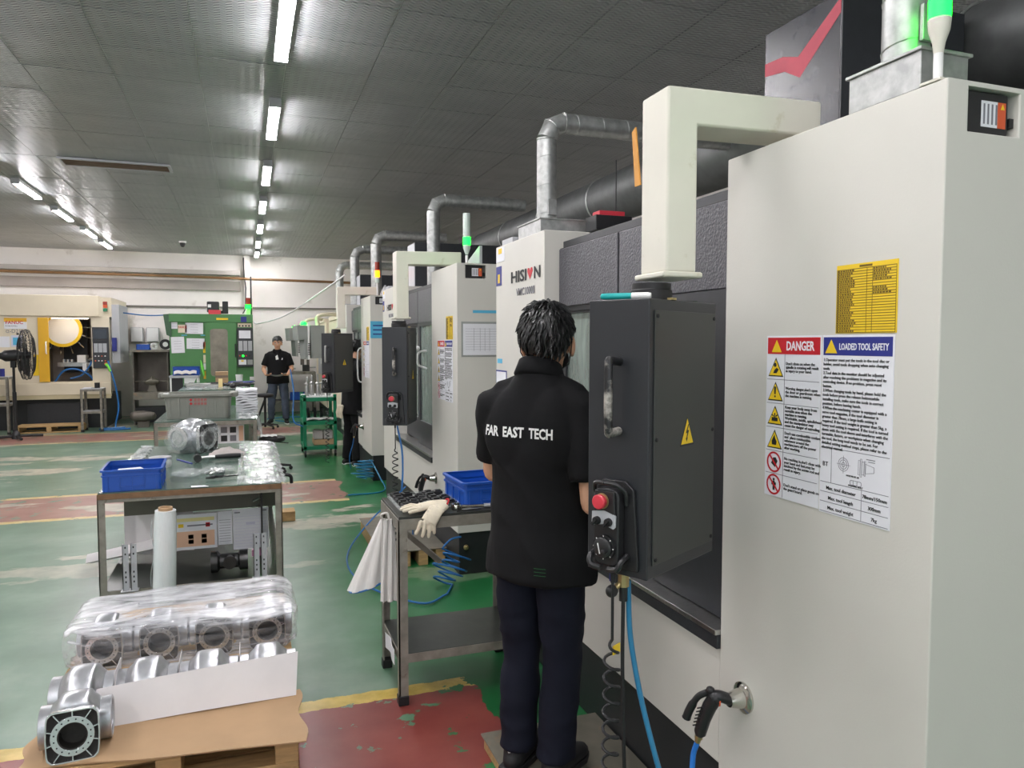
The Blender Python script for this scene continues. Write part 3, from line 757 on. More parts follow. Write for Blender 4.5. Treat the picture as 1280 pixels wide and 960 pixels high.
def pendant(x, y, label, k, rz=29.3):
    p = thing('handwheel_pendant', label, 'remote control', (x, y, 1.03), R(rz), 'handwheel pendants')
    # local frame of the cabinet; the pendant faces -x
    T = place((-.014, .100, .135), (0, -1, 0), (0, 0, 1))
    MB().prism(rrect(.078, .205, .020, 4), .0, .030, T).build('pendant_case', 'bplastic', p, bevel=.005, seg=3)
    MB().prism([(-.034, .03), (.034, .03), (.030, .098), (-.030, .098)], .030, .038, T).build('upper_face', 'bplastic', p, bevel=.003)
    MB().lathe([(.016, .036), (.016, .044), (.019, .046), (.0195, .056), (.017, .059), (.001, .060)], 20, T @ Matrix.Translation((-.006, .070, 0))).build('emergency_button', 'btred', p)
    MB().lathe([(.021, .036), (.021, .039), (.016, .040), (.001, .040)], 20, T @ Matrix.Translation((-.006, .070, 0))).build('button_ring', 'brass', p)
    MB().prism([(-.037, .012), (-.030, .004), (0, .010), (.030, .0), (.037, .006), (.038, .036), (0, .046), (-.036, .040)], .036, .041, T).build('silver_plate', 'lightgrey', p, bevel=.001)
    for a in (-.018, .018):
        kn = MB().lathe([(.011, .041), (.011, .050), (.009, .053), (.001, .053)], 14, T @ Matrix.Translation((a, .018, 0))); kn.box(-.003, .003, -.012, .012, .053, .060, T @ Matrix.Translation((a, .018, 0)) @ Matrix.Rotation(R(-40), 4, 'Z'))
        kn.build('selector_knob', 'rubber', p)
    A = [(.033 * math.cos(i * math.pi / 14), .033 * math.sin(i * math.pi / 14)) for i in range(28)]
    T2 = T @ Matrix.Translation((0, -.052, 0))
    MB().loops(A, [(x * .86, y * .86) for x, y in A], .030, .040, T2).build('dial_ring', 'rubber', p)
    MB().lathe([(.028, .030), (.027, .046), (.020, .050), (.001, .050)], 26, T2).build('handwheel', 'bplastic', p)
    MB().lathe([(.006, .050), (.0075, .062), (.006, .066), (.001, .067)], 12, T2 @ Matrix.Translation((.014, -.006, 0))).build('crank_knob', 'rubber', p)
    MB().box(-.0015, .0015, -.014, .014, .050, .0508, T2 @ Matrix.Rotation(R(14), 4, 'Z') @ Matrix.Translation((-.008, 0, 0))).build('dial_print', 'white', p, smooth=0)
    tk = MB()
    for i in range(8):
        a = R(45 * i); tk.box(-.0012, .0012, .0285, .032, .040, .0406, T2 @ Matrix.Rotation(a, 4, 'Z'))
    tk.build('tick_marks', 'white', p, smooth=0)
    # open cradle arms round the case
    for s in (-1, 1):
        MB().tube(smooth_path([T @ V((s * .046, .060, .002)), T @ V((s * .048, .095, .012)), T @ V((s * .030, .116, .030)), T @ V((0, .118, .036))], 5), .006, 8).build('upper_guard', 'bplastic', p)
        MB().tube(smooth_path([T @ V((s * .048, -.075, .0)), T @ V((s * .048, -.085, .030)), T @ V((s * .040, -.104, .038)), T @ V((s * .012, -.110, .034))], 5), .0085, 8).build('lower_guard', 'bplastic', p)
    # coiled cord
    c0 = T @ V((.012, -.100, .012))
    pts = [c0, c0 + V((0, 0, -.05)), c0 + V((0, 0, -.10)), c0 + V((0, .0, -.20))]
    pts = smooth_path(pts, 5)
    base = pts[-1]; n = 15; L = .70
    for i in range(n * 12 + 1):
        a = 2 * math.pi * i / 12; f = i / (n * 12)
        rr = .021 * min(1, f * 14)
        pts.append(base + V((rr * math.cos(a) + .0, rr * math.sin(a), -L * f)) + V((.0 - .0 * f, .01 * f, 0)))
    end = pts[-1]; pts += [end + V((.0, .01, -.03)), V((end.x + .03, end.y + .02, -1.03 + .115)), V((end.x + .10, end.y + .03, -1.03 + .115))] if k == 0 else []
    rad = .0042
    MB().tube(pts, rad, 7).build('coiled_cord', 'rubber', p)
    MB().cyl(c0 + V((0, 0, .005)), c0 + V((0, 0, -.05)), .0085, .006).build('cord_boot', 'rubber', p)
    if k == 0: MB().box(-.004, .030, -.006, -.004, -.015, .010, Matrix.Translation(base + V((.0, 0, -.03)))).build('cord_tag', 'yellow', p)
    return p
CX, CY = .968, 1.66
C2, C3 = (1.122, 5.43), (1.005, 9.236)
cabinet(CX, CY, 0, 'large black control cabinet right of the worker with the printed polo')
cabinet(*C2, 1, 'black control cabinet hanging before the middle machine, facing the blue tote', 67)
cabinet(*C3, 2, 'black control cabinet hanging by the green trolley, white handle on its side', 45)
pendant(CX, CY, 'handwheel pendant with red button on the nearest black cabinet', 0)
pendant(*C2, 'handwheel pendant with red button on the middle black cabinet', 1, 67)
pendant(*C3, 'handwheel pendant with red button beside the green trolley', 2, 45)
# marker pen lying on the nearest cabinet
T = Matrix.Translation((CX, CY, 1.763)) @ Matrix.Rotation(R(90 - 60.7), 4, 'Z')
p0, p1 = T @ V((.012, .160, .010)), T @ V((.060, .030, .010))
mk = thing('marker_pen', 'teal marker pen with white cap lying on top of the nearest black cabinet', 'pen', tuple(p0))
a, b = V((0, 0, 0)), p1 - p0
MB().lathe([(.002, 0), (.0075, .004), (.0085, .02), (.0085, .085), (.001, .086)], 14, Matrix.Translation(a) @ b.to_track_quat('Z', 'Y').to_matrix().to_4x4()).build('barrel', 'teal', mk)
MB().lathe([(.002, .085), (.0092, .086), (.0092, .128), (.007, .137), (.001, .138)], 14, Matrix.Translation(a) @ b.to_track_quat('Z', 'Y').to_matrix().to_4x4()).build('cap', 'white', mk)
# cables and fittings under the nearest cabinet
def under(s=1):
    T = Matrix.Translation((CX, CY, 1.03)) @ Matrix.Rotation(R(90 - 60.7), 4, 'Z')
    q = T @ V((.045, .10, 0))
    f = thing('air_fitting', 'brass and black air fitting hanging under the nearest black cabinet', 'fitting', tuple(q))
    MB().cyl((0, 0, 0), (0, 0, -.045), .016, n=8).build('brass_body', 'brass', f); MB().cyl((0, 0, -.042), (0, 0, -.085), .012, n=12).build('hose_nut', 'bplastic', f)
    MB().sphere((-.035, .0, -.055), (.018, .014, .018)).build('knob', 'bplastic', f); MB().cyl((-.035, 0, -.055), (0, 0, -.03), .008).build('valve_arm', 'brass', f)
    MB().cyl((-.03, .01, -.001), (-.03, .01, -.03), .007).build('blue_plug', 'blue', f)
    h = smooth_path([q + V((.015, 0, -.03)), q + V((.02, -.01, -.20)), q + V((.05, -.05, -.42)), q + V((.10, -.12, -.66)), q + V((.17, -.22, -.86)), q + V((.26, -.36, -1.025)), q + V((.25, -.7, -1.025))], 8)
    tag(MB().tube(h, .0075, 10).build('air_hose', 'ltbluehose'), 'teal blue air hose dropping from the nearest black cabinet to the floor', 'hose')
    h = smooth_path([q + V((0, 0, -.08)), q + V((.0, .0, -.3)), q + V((.01, .0, -.6)), q + V((.03, .0, -.9)), q + V((.10, .02, -.935))], 8)
    tag(MB().tube(h, .0055, 8).build('power_cable', 'rubber'), 'straight black cord hanging under the nearest black cabinet', 'cord')
under()
# ---------------------------------------------------------------- blow guns on the magnet cups
def blowgun(y, label, k):
    g = thing('spray_gun', label, 'spray gun', (XF - .056, y, .591), 0, 'spray guns on the machines')
    # nozzle sits in the cup pointing +x; the grip hangs toward the aisle and down
    MB().tube(smooth_path([(.01, 0, 0), (-.025, .008, .014), (-.045, .020, .012)], 5), [.017] * 10 + [.019], 12).build('barrel', 'bplastic', g)
    gr = MB().limb([((-.036, .014, .008), .021, .022), ((-.044, .030, -.025), .020, .022), ((-.051, .045, -.068), .018, .021), ((-.056, .058, -.116), .017, .020)], 14, (1, 0, 0))
    gr.build('grip', 'bplastic', g)
    rb = MB()
    for i in range(6):
        f = i / 5; c = V((-.050 - .004 * f, .050 + .016 * f, -.035 - .060 * f)); rb.box(-.019, .019, -.022, .008, -.002, .002, Matrix.Translation(c) @ Matrix.Rotation(R(-30), 4, 'X'))
    rb.build('grip_ribs', 'rubber', g)
    MB().tube(smooth_path([(-.048, .034, .018), (-.066, .058, -.005), (-.078, .080, -.050), (-.084, .090, -.082)], 5), [.010] * 8 + [.013] * 7 + [.014], 10).build('trigger', 'bplastic', g)
    MB().sphere((-.044, .026, .028), (.012, .014, .010)).build('adjuster', 'rubber', g)
    MB().cyl((-.022, .010, .001), (-.026, .012, .001), .0185, n=14).build('orange_ring', 'orange', g)
    MB().cyl((-.056, .058, -.110), (-.058, .064, -.138), .012, n=8).build('brass_nut', 'brass', g); MB().cyl((-.058, .063, -.136), (-.059, .067, -.150), .009, n=8).build('hose_tail', 'brass', g)
    w = V((XF - .056, y, .591)); e = V((-.059, .067, -.149))
    if k == 0: hp = [e, e + V((-.005, .015, -.06)), e + V((-.012, .0, -.16)), e + V((-.02, -.06, -.30)), e + V((-.02, -.2, -.435)), e + V((-.03, -.5, -.437))]
    else: hp = [e, e + V((-.01, .02, -.08)), e + V((-.05, .04, -.25)), e + V((-.03, .1, -.40)), e + V((.0, .3, -.437))]
    tag(MB().tube(smooth_path([w + q for q in hp], 8), .0085 if k == 0 else .006, 10).build('blow_gun_hose', 'bluehose_bright' if k == 0 else 'bluehose'),
        ['bright blue hose under the spray gun on the nearest machine', 'blue hose under the spray gun behind the tool tray', 'blue hose under the spray gun beside the masked worker'][k], 'hose')
M['bluehose_bright'] = mat('bright_blue_hose', (44, 120, 206), .35)
blowgun(1.794, 'black spray gun on chrome magnet cup of the nearest machine', 0)
blowgun(5.60, 'black spray gun on the middle machine, seen above the tool tray', 1)
blowgun(9.40, 'black spray gun on the third machine, beside the masked worker', 2)
# ---------------------------------------------------------------- exhaust ducts
def duct(x, y, zb, zt, r, x1, label, box=None, near=False):
    t = thing('exhaust_duct', label, 'duct', (x, y, zb), 0, 'spiral exhaust ducts')
    h = zt - zb; k = .9 * r * 2
    pts = [(0, 0, 0), (0, 0, h - k), (k * .30, 0, h - k * .30), (k, 0, h), (x1 - x, 0, h)]
    MB().tube(pts[:2], r, 20).build('riser', 'galv', t)
    MB().tube(pts[1:4], r * 1.005, 20).build('elbow', 'galv', t)
    MB().tube(pts[3:], r, 20).build('run', 'galv', t)
    sm = MB()
    n = max(3, int((h - k) / .11))
    for i in range(n):   # spiral lock seam
        z0 = (h - k) * (i + .15) / n
        sm.tube([(r * 1.0 * math.cos(a), r * 1.0 * math.sin(a), z0 + .05 * a / 6.28) for a in [2 * math.pi * q / 18 for q in range(19)]], .0022, 5)
    n = int((x1 - x - k) / .13)
    for i in range(n):
        xx = k + (x1 - x - k) * (i + .3) / n
        sm.tube([(xx + .05 * a / 6.28, r * math.cos(a), h + r * math.sin(a)) for a in [2 * math.pi * q / 18 for q in range(19)]], .0022, 5)
    for p, d in ((pts[1], V((0, 0, 1))), (pts[2], V((1, 0, 1)).normalized()), (pts[3], V((1, 0, 0)))):
        a = d.orthogonal().normalized(); b = d.cross(a)
        sm.tube([V(p) + (a * math.cos(q) + b * math.sin(q)) * r * 1.01 for q in [2 * math.pi * i / 20 for i in range(20)]], .004, 5, closed=True)
    sm.build('seam', 'galv', t, stuff=True)
    if box:
        x0, xx1, y0, y1, z0, z1 = box
        b = MB().box(x0 - x, xx1 - x, y0 - y, y1 - y, z0 - zb, z1 - zb).build('plenum_box', 'galv', t, bevel=.004)
        MB().box(x0 - x - .006, xx1 - x + .006, y0 - y - .006, y1 - y + .006, z1 - zb - .002, z1 - zb + .006).build('box_lid', 'galv', b, bevel=.002)
        MB().box(-r * .35 - .0, .03, -r - .012, -r - .002, .04, .12).build('joint_clip', 'galv', t, bevel=.002)
    return t
duct(1.452, 1.345, 2.285, 2.95, .051, 2.62, 'wide spiral duct above the nearest machine, beside the bright green lamp', (1.388, 1.53, 1.245, 1.449, 2.2, 2.285))
duct(1.50, 3.64, 2.27, 2.80, .052, 2.62, 'spiral duct rising from the far end of the nearest machine', (1.40, 1.74, 3.48, 3.80, 2.2, 2.27))
duct(1.70, 6.95, 2.146, 3.00, .062, 2.62, 'spiral duct standing behind the middle swing arm and green lamp')
duct(1.66, 10.0, 2.146, 3.08, .070, 2.62, 'spiral duct standing right behind the amber signal lamp')
duct(1.60, 11.62, 2.2, 3.08, .07, 2.62, 'fourth spiral duct from the camera, between amber lamp and back wall')
duct(1.64, 13.95, 2.14, 3.07, .07, 2.62, 'farthest spiral duct, nearest to the back wall')
tr = thing('trunk_duct', 'big dark trunk duct running along above the machines', 'duct', (2.80, 5.5, 2.80))
MB().tube([(0, -6, 0), (0, 12, 0)], .19, 24).build('trunk', mat('dark_galvanised', (104, 106, 106), .5, .6, var=.2, vs=8), tr)
for i in range(16):
    MB().tube([(.193 * math.cos(a), -5.5 + i * 1.1, .193 * math.sin(a)) for a in [2 * math.pi * q / 24 for q in range(24)]], .008, 5, closed=True).build('joint_ring', 'galv', tr)
b = thing('alarm_box', 'small black box with red top on the far roof of the nearest machine', 'alarm', (1.72, 3.36, 2.2))
MB().box(-.10, .10, -.06, .06, 0, .075).build('case', 'bplastic', b, bevel=.004); MB().box(-.07, .07, -.04, .04, .075, .10).build('red_top', 'btred', b, bevel=.003)
MB().cyl((.04, 0, .10), (.04, 0, .36), .003).build('aerial', 'rubber', b)
tag(MB().prism([(0, 0), (.03, 0), (.05, .16), (.03, .17)], 0, .004, place((XF - .311, 1.895, 2.10), (0, 1, 0), (0, 0, 1)) @ Matrix.Translation((0, 0, 0))).build('orange_tape', mat('orange_paper', (206, 146, 62), .6)), 'orange paper strip stuck on the far side of the nearest swing arm', 'paper strip')
# ================================================================ people (local frame: facing +y, right hand on +x)
def hand(mb, wrist, d, palm_n, thumb_side, curl=30, s=1.0):
    """d: wrist to knuckles, palm_n: out of the palm, thumb_side: unit vector to the thumb's side of the palm"""
    w = V(wrist); d = V(d).normalized(); n = V(palm_n); n = (n - d * n.dot(d)).normalized(); t = V(thumb_side); t = (t - d * t.dot(d) - n * t.dot(n)).normalized()
    mb.limb([(w - d * .01, .026 * s, .019 * s), (w + d * .03 * s, .036 * s, .016 * s), (w + d * .085 * s, .040 * s, .013 * s)], 14, t)
    for i, (off, L) in enumerate(((.030, .072), (.010, .082), (-.010, .076), (-.029, .060))):
        p = w + d * (.082 - .004 * abs(i - 1)) * s + t * off * s; dd = d.copy(); pts = [(p - d * .015 * s, .0088 * s, .0088 * s), (p, .0086 * s, .0086 * s)]
        for j, fr in enumerate((.44, .32, .24)):
            dd = (Matrix.Rotation(R(curl * (.8, 1.1, .8)[j]), 3, d.cross(n)) @ dd); p = p + dd * L * fr * s
            pts.append((p, (.0082 - .0007 * j) * s, (.0082 - .0007 * j) * s))
        mb.limb(pts, 8, t)
    p = w + d * .022 * s + t * .028 * s; dd = (d * .7 + t * .75 + n * .25).normalized()
    q = p + dd * .034 * s; r_ = q + (d * .9 + t * .25 + n * .35).normalized() * .028 * s; z = r_ + (d * .95 + n * .35).normalized() * .022 * s
    mb.limb([(p, .0125 * s, .0125 * s), (q, .0105 * s, .0105 * s), (r_, .0095 * s, .0095 * s), (z, .0075 * s, .0075 * s)], 8, n)
def head_mesh(mb, c, yaw=0, pitch=0, s=1.0):
    """c: middle of the head"""
    T = Matrix.Translation(c) @ Matrix.Rotation(R(yaw), 4, 'Z') @ Matrix.Rotation(R(pitch), 4, 'X') @ Matrix.Scale(s, 4)
    mb.sphere((0, -.012, .028), (.076, .094, .088), 22, 16, T)            # cranium
    mb.sphere((0, .022, -.030), (.060, .066, .086), 20, 14, T)            # face
    mb.sphere((0, .052, -.088), (.034, .030, .026), 14, 10, T)            # chin
    for sg in (-1, 1):
        mb.sphere((sg * .040, .050, -.026), (.024, .024, .022), 12, 8, T) # cheek
        mb.sphere((sg * .030, .076, .018), (.024, .012, .010), 12, 8, T)  # brow
        mb.sphere((sg * .082, -.008, -.014), (.012, .024, .035), 12, 10, T @ Matrix.Rotation(R(sg * 14), 4, 'Z'))  # ear
    a = [T @ V(p) for p in ((0, .086, .012), (0, .098, -.010), (0, .108, -.030), (0, .096, -.038))]
    mb.limb([(a[0], .008, .008), (a[1], .010, .010), (a[2], .014, .011), (a[3], .013, .008)], 10, T.to_3x3() @ V((1, 0, 0)))
    mb.limb([(T @ V((-.022, .079, -.060)), .006, .006), (T @ V((0, .088, -.059)), .009, .008), (T @ V((.022, .079, -.060)), .006, .006)], 8, (0, 0, 1))
    return T
def face_bits(T, parent):
    e = MB()
    for sg in (-1, 1): e.sphere((sg * .030, .0785, .003), (.0125, .008, .0068), 12, 8, T)
    e.build('eye_whites', 'white', parent)
    e = MB()
    for sg in (-1, 1): e.sphere((sg * .030, .0855, .003), (.0058, .003, .0058), 10, 6, T)
    e.build('irises', 'rubber', parent)
    e = MB()
    for sg in (-1, 1): e.limb([(T @ V((sg * .016, .087, .020)), .004, .003), (T @ V((sg * .032, .085, .026)), .005, .003), (T @ V((sg * .048, .072, .021)), .003, .002)], 6, (0, 0, 1), cap=False)
    e.build('eyebrows', 'hair', parent)
    e = MB(); e.limb([(T @ V((-.020, .083, -.061)), .004, .003), (T @ V((0, .096, -.060)), .006, .004), (T @ V((.020, .083, -.061)), .004, .003)], 8, (0, 0, 1))
    e.build('lips', mat('lips', (172, 104, 92), .5), parent)
def hair_mesh(T, parent, seed=1, n=620, fringe=True, nape=-.060, long=1.0):
    rr = random.Random(seed); mb = MB()
    cap = MB(); cap.sphere((0, -.016, .030), (.085, .104, .100), 26, 18, T)
    # keep the cap off the face: drop vertices that lie in front of and below the hairline
    bm = bmesh.new(); vs = [bm.verts.new(v) for v in cap.v]
    for f in cap.f:
        try: bm.faces.new([vs[i] for i in f])
        except ValueError: pass
    Ti = T.inverted(); kill = []
    for v in bm.verts:
        p = Ti @ v.co
        side = abs(p.x) / .085
        line = nape if p.y < -.048 else (nape + .095 * min(1, (p.y + .048) / .035) if p.y < .03 else .058)
        if p.z < line: kill.append(v)
    bmesh.ops.delete(bm, geom=kill, context='VERTS')
    r = bmesh.ops.extrude_face_region(bm, geom=bm.faces[:])
    for g in r['geom']:
        if isinstance(g, bmesh.types.BMVert):
            c = T @ V((0, -.016, .03)); g.co = c + (g.co - c) * .90
    bm.verts.index_update(); mb.add([v.co[:] for v in bm.verts], [[v.index for v in f.verts] for f in bm.faces]); bm.free()
    whorl = V((.012, -.045, .128))
    k = 0
    while k < n:
        z = rr.uniform(-.75, 1); a = rr.uniform(0, 2 * math.pi); q = math.sqrt(1 - z * z)
        u = V((q * math.cos(a), q * math.sin(a), z)); p = V((0, -.016, .030)) + V((u.x * .083, u.y * .102, u.z * .098))
        line = nape + .010 if p.y < -.048 else (nape + .105 * min(1, (p.y + .048) / .035) if p.y < .03 else .056)
        if p.z < line: continue
        k += 1
        fl = (p - whorl); fl = fl - u * fl.dot(u); fl = fl.normalized() if fl.length > 1e-4 else V((0, 1, 0))
        fl = (fl + V((rr.gauss(0, .25), rr.gauss(0, .25), -.25)) ).normalized()
        L = rr.uniform(.022, .042) * long; lift = rr.uniform(.003, .009) * (1.6 if p.z > .10 else 1)
        p2 = p + fl * L * .55 + u * lift; p3 = p + fl * L + u * lift * (.6 if p.z < .1 else 1.1)
        w = rr.uniform(.0035, .007)
        mb.tube([T @ (p - fl * .004 - u * .003), T @ p2, T @ p3], [w, w * .8, .0006], 4)
    mb.build('hair', 'hair', parent, smooth=60)
def folds(seed, amp, sc=(5, 5, 2.2), skew=.5):
    off = V((seed * 3.1, seed * 1.7, seed))
    def f(c, n):
        q = V((c.x * sc[0] + c.z * skew, c.y * sc[1] - c.z * skew, c.z * sc[2])) + off
        a = noise.noise(q) + .5 * noise.noise(q * 2.3)
        a = 1 - abs(a) * 2.0                       # ridged, as cloth creases are
        return c + n * amp * a
    return f
def stick_text(s, size, body, parent, m, pos, ex, ez, back, bold=.02, width=None, name='printed_text'):
    """print s on a cloth surface: letters are dropped along 'back' on the skin of body"""
    o = text_mesh(s, size, 'CENTER', bold, .0002); COL.objects.link(o); bpy.context.view_layer.update()
    me = bpy.data.meshes.new_from_object(o.evaluated_get(bpy.context.evaluated_depsgraph_get()))
    cu = o.data; bpy.data.objects.remove(o); bpy.data.curves.remove(cu)
    bm = bmesh.new(); bm.from_mesh(me); bmesh.ops.subdivide_edges(bm, edges=[e for e in bm.edges if e.calc_length() > .012], cuts=2); bmesh.ops.triangulate(bm, faces=bm.faces); bm.to_mesh(me); bm.free()
    tree = BVHTree.FromPolygons([v.co for v in body.data.vertices], [p.vertices[:] for p in body.data.polygons])
    xs = [v.co.x for v in me.vertices]; k = width / (max(xs) - min(xs)) if width else 1
    ex, ez, back = V(ex), V(ez), V(back)
    for v in me.vertices:
        src = V(pos) + ex * v.co.x * k + ez * v.co.y - back * .4
        hit = tree.ray_cast(src, back)
        lift = .0018 + (.0008 if v.co.z > 0 else 0)
        v.co = (hit[0] - back * lift) if hit[0] is not None else src + back * .3
    me.materials.clear(); me.materials.append(M[m]); me.name = name
    q = bpy.data.objects.new(name, me); COL.objects.link(q); q.parent = parent; return q
def torso_rings(hem, wide, k=1.0):
    return [((0, 0, hem), .205 * wide, .148), ((0, .004, hem + .10), .200 * wide, .148), ((0, .008, .90), .188 * wide, .135), ((0, .012, 1.04), .186 * wide, .132), ((0, .008, 1.17), .194 * wide, .134),
            ((0, 0, 1.28), .196 * wide, .128), ((0, -.008, 1.345), .172 * wide, .110), ((0, -.014, 1.385), .128, .092), ((0, -.012, 1.42), .082, .080), ((0, -.008, 1.45), .068, .072)]
# ---------------------------------------------------------------- the worker in the printed polo, seen from behind
FZ = .064
wk = thing('person', 'worker seen from behind in black printed polo and navy trousers, at the control cabinet', 'person', (1.005, 2.49, FZ), R(-50))
b = MB()
HT = head_mesh(b, (0.012, .028, 1.548), yaw=14, pitch=-5, s=1.09)
b.limb([((0, -.012, 1.36), .066, .066), ((0, .0, 1.44), .056, .058), ((.005, .016, 1.52), .053, .056)], 18)
b.limb([((0, 0, .86), .150, .105), ((0, .01, 1.05), .150, .105), ((0, 0, 1.28), .170, .105), ((0, -.01, 1.36), .11, .08)], 20)
for s in (-1, 1):
    sh = V((s * .190, -.012, 1.325)); el = V((.228, -.050, 1.005)) if s > 0 else V((s * .232, .05, 1.06))
    wr = V((.215, .215, 1.035)) if s > 0 else V((-.13, .26, 1.06))
    b.limb([(sh, .052, .052), (sh.lerp(el, .5), .047, .047), (el, .041, .041)], 14, (0, 1, 0))
    b.limb([(el, .041, .041), (el.lerp(wr, .35), .042, .040), (wr, .026, .022)], 14, (0, 0, 1))
    hand(b, wr, (wr - el).normalized() + V((-.15 * s, 0, .15)), (-.2 * s, .2, -1), (-s, .2, .2), 28)
    hp = V((s * .088, 0, .83)); kn = V((s * .084, .012, .45)); an = V((s * .080, -.03, .09))
    b.limb([(hp, .078, .085), (hp.lerp(kn, .5), .068, .072), (kn, .052, .055), (kn.lerp(an, .4), .050, .054), (an, .036, .038)], 16)
    b.limb([(an + V((0, -.02, -.04)), .036, .035), (an + V((s * .01, .06, -.055)), .038, .026), (an + V((s * .02, .13, -.062)), .034, .02)], 12)
fuse(b, 'body', .0055, 3, 'skin', wk)
wk.scale = (1, 1, 1.026)
hair_mesh(HT, wk, 3, 760, nape=-.052, long=1.0)
face_bits(HT, wk)
mk = MB(); mk.sphere((0, .040, -.052), (.066, .062, .046), 18, 12, HT)
fuse(mk, 'face_mask', .006, 2, 'shirt', wk)
for s in (-1, 1):
    st = MB(); st.tube([HT @ V((s * .060, .055, -.030)), HT @ V((s * .082, .005, .004)), HT @ V((s * .088, -.022, .0)), HT @ V((s * .086, -.026, -.035)), HT @ V((s * .072, .01, -.072)), HT @ V((s * .050, .06, -.075))], .0018, 6)
    st.build('mask_strap', 'shirt', wk)
# polo shirt
b = MB(); b.limb(torso_rings(.715, 1.03), 28, cap=False)
for s in (-1, 1):
    sh = V((s * .178, -.012, 1.315)); el = V((.226, -.050, 1.005)) if s > 0 else V((s * .230, .045, 1.06))
    b.limb([(V((s * .10, -.012, 1.33)), .075, .080), (sh, .078, .075), (sh.lerp(el, .45), .074, .070), (sh.lerp(el, .74), .070, .066)], 18, (0, 1, 0), cap=False)
    b.limb([(V((s * .07, -.014, 1.37)), .050, .058), (V((s * .155, -.014, 1.345)), .052, .058)], 14, (0, 1, 0))
    b.sphere((s * .06, -.055, 1.23), (.13, .078, .17), 18, 12)
shirt = fuse(b, 'polo_shirt', .008, 5, 'shirt', wk, folds(4, .0115, (3.6, 3.6, 2.0), 2.4))
c = MB(); tp = [(math.cos(2 * math.pi * i / 28), math.sin(2 * math.pi * i / 28)) for i in range(28)]
vs = []
for (rx, ry, z0, dz, cy) in ((.067, .070, 1.425, .0, -.004), (.070, .073, 1.478, -.022, -.002), (.076, .080, 1.474, -.022, -.004), (.094, .097, 1.422, -.03, -.008), (.090, .092, 1.414, -.03, -.008), (.072, .074, 1.425, 0, -.004)):
    vs += [(x * rx, cy + y * ry, z0 + dz * y) for x, y in tp]
fs = [(k * 28 + i, k * 28 + (i + 1) % 28, ((k + 1) % 6) * 28 + (i + 1) % 28, ((k + 1) % 6) * 28 + i) for k in range(6) for i in range(28)]
c.add(vs, fs); c.build('collar', 'shirt', wk, smooth=60)
for s in (-1, 1):   # ribbed cuffs
    sh = V((s * .178, -.012, 1.315)); el = V((.226, -.050, 1.005)) if s > 0 else V((s * .230, .045, 1.06))
    p = sh.lerp(el, .73); d = (el - sh).normalized(); MB().limb([(p - d * .012, .0735, .0695), (p + d * .010, .071, .067)], 22, (0, 1, 0), cap=False).build('cuff', 'shirt', wk)
stick_text('FAR  EAST  TECH', .048, shirt, wk, 'white', (-.026, 0, 1.222), (1, 0, 0), (0, 0, 1), (0, 1, 0), .03, .285)
for i in range(3): stick_text('\u2014\u2014', .028, shirt, wk, 'grprint', (.075, 0, .752 + .012 * i), (1, 0, 0), (0, 0, 1), (0, 1, 0), 0, .042, 'hem_print')
# trousers
b = MB()
b.limb([((0, -.004, .88), .150, .105), ((0, -.004, .80), .165, .115), ((0, -.004, .74), .168, .118)], 22, cap=False)
for s in (-1, 1):
    b.sphere((s * .080, -.040, .78), (.088, .074, .090), 16, 12)
    hp = V((s * .088, -.004, .78)); kn = V((s * .084, .010, .44)); an = V((s * .080, -.028, .075))
    b.limb([(hp, .090, .104), (hp.lerp(kn, .4), .084, .094), (kn, .070, .077), (kn.lerp(an, .45), .068, .075), (kn.lerp(an, .85), .063, .072), (an, .064, .080)], 20, cap=False)
fuse(b, 'trousers', .008, 4, 'navy', wk, folds(9, .0070, (4, 4, 6.5), 1.2))
for s in (-1, 1):
    an = V((s * .080, -.028, .0)); b = MB()
    b.limb([(an + V((0, -.045, .04)), .036, .036), (an + V((0, -.01, .052)), .044, .050), (an + V((s * .008, .07, .042)), .046, .036), (an + V((s * .016, .15, .034)), .044, .028), (an + V((s * .02, .185, .03)), .032, .02)], 16, (1, 0, 0))
    b.limb([(an + V((0, -.02, .04)), .044, .05), (an + V((0, -.012, .10)), .045, .05)], 14, (1, 0, 0))
    sh = fuse(b, 'shoe', .007, 3, 'shoe', wk)
    MB().prism([(an.x + x, an.y + y) for x, y in ((-.04, -.078), (.04, -.078), (.048, .05), (.05 + s * .012, .14), (.03 + s * .018, .19), (-.02 + s * .018, .195), (-.048 + s * .012, .13), (-.045, .04))], 0.0, .022).build('sole', 'rubber', sh, bevel=.004)
    MB().tube([an + V((-.046, -.02, .075)), an + V((0, -.068, .078)), an + V((.046, -.02, .075))], .0022, 6).build('heel_piping', 'white', sh)
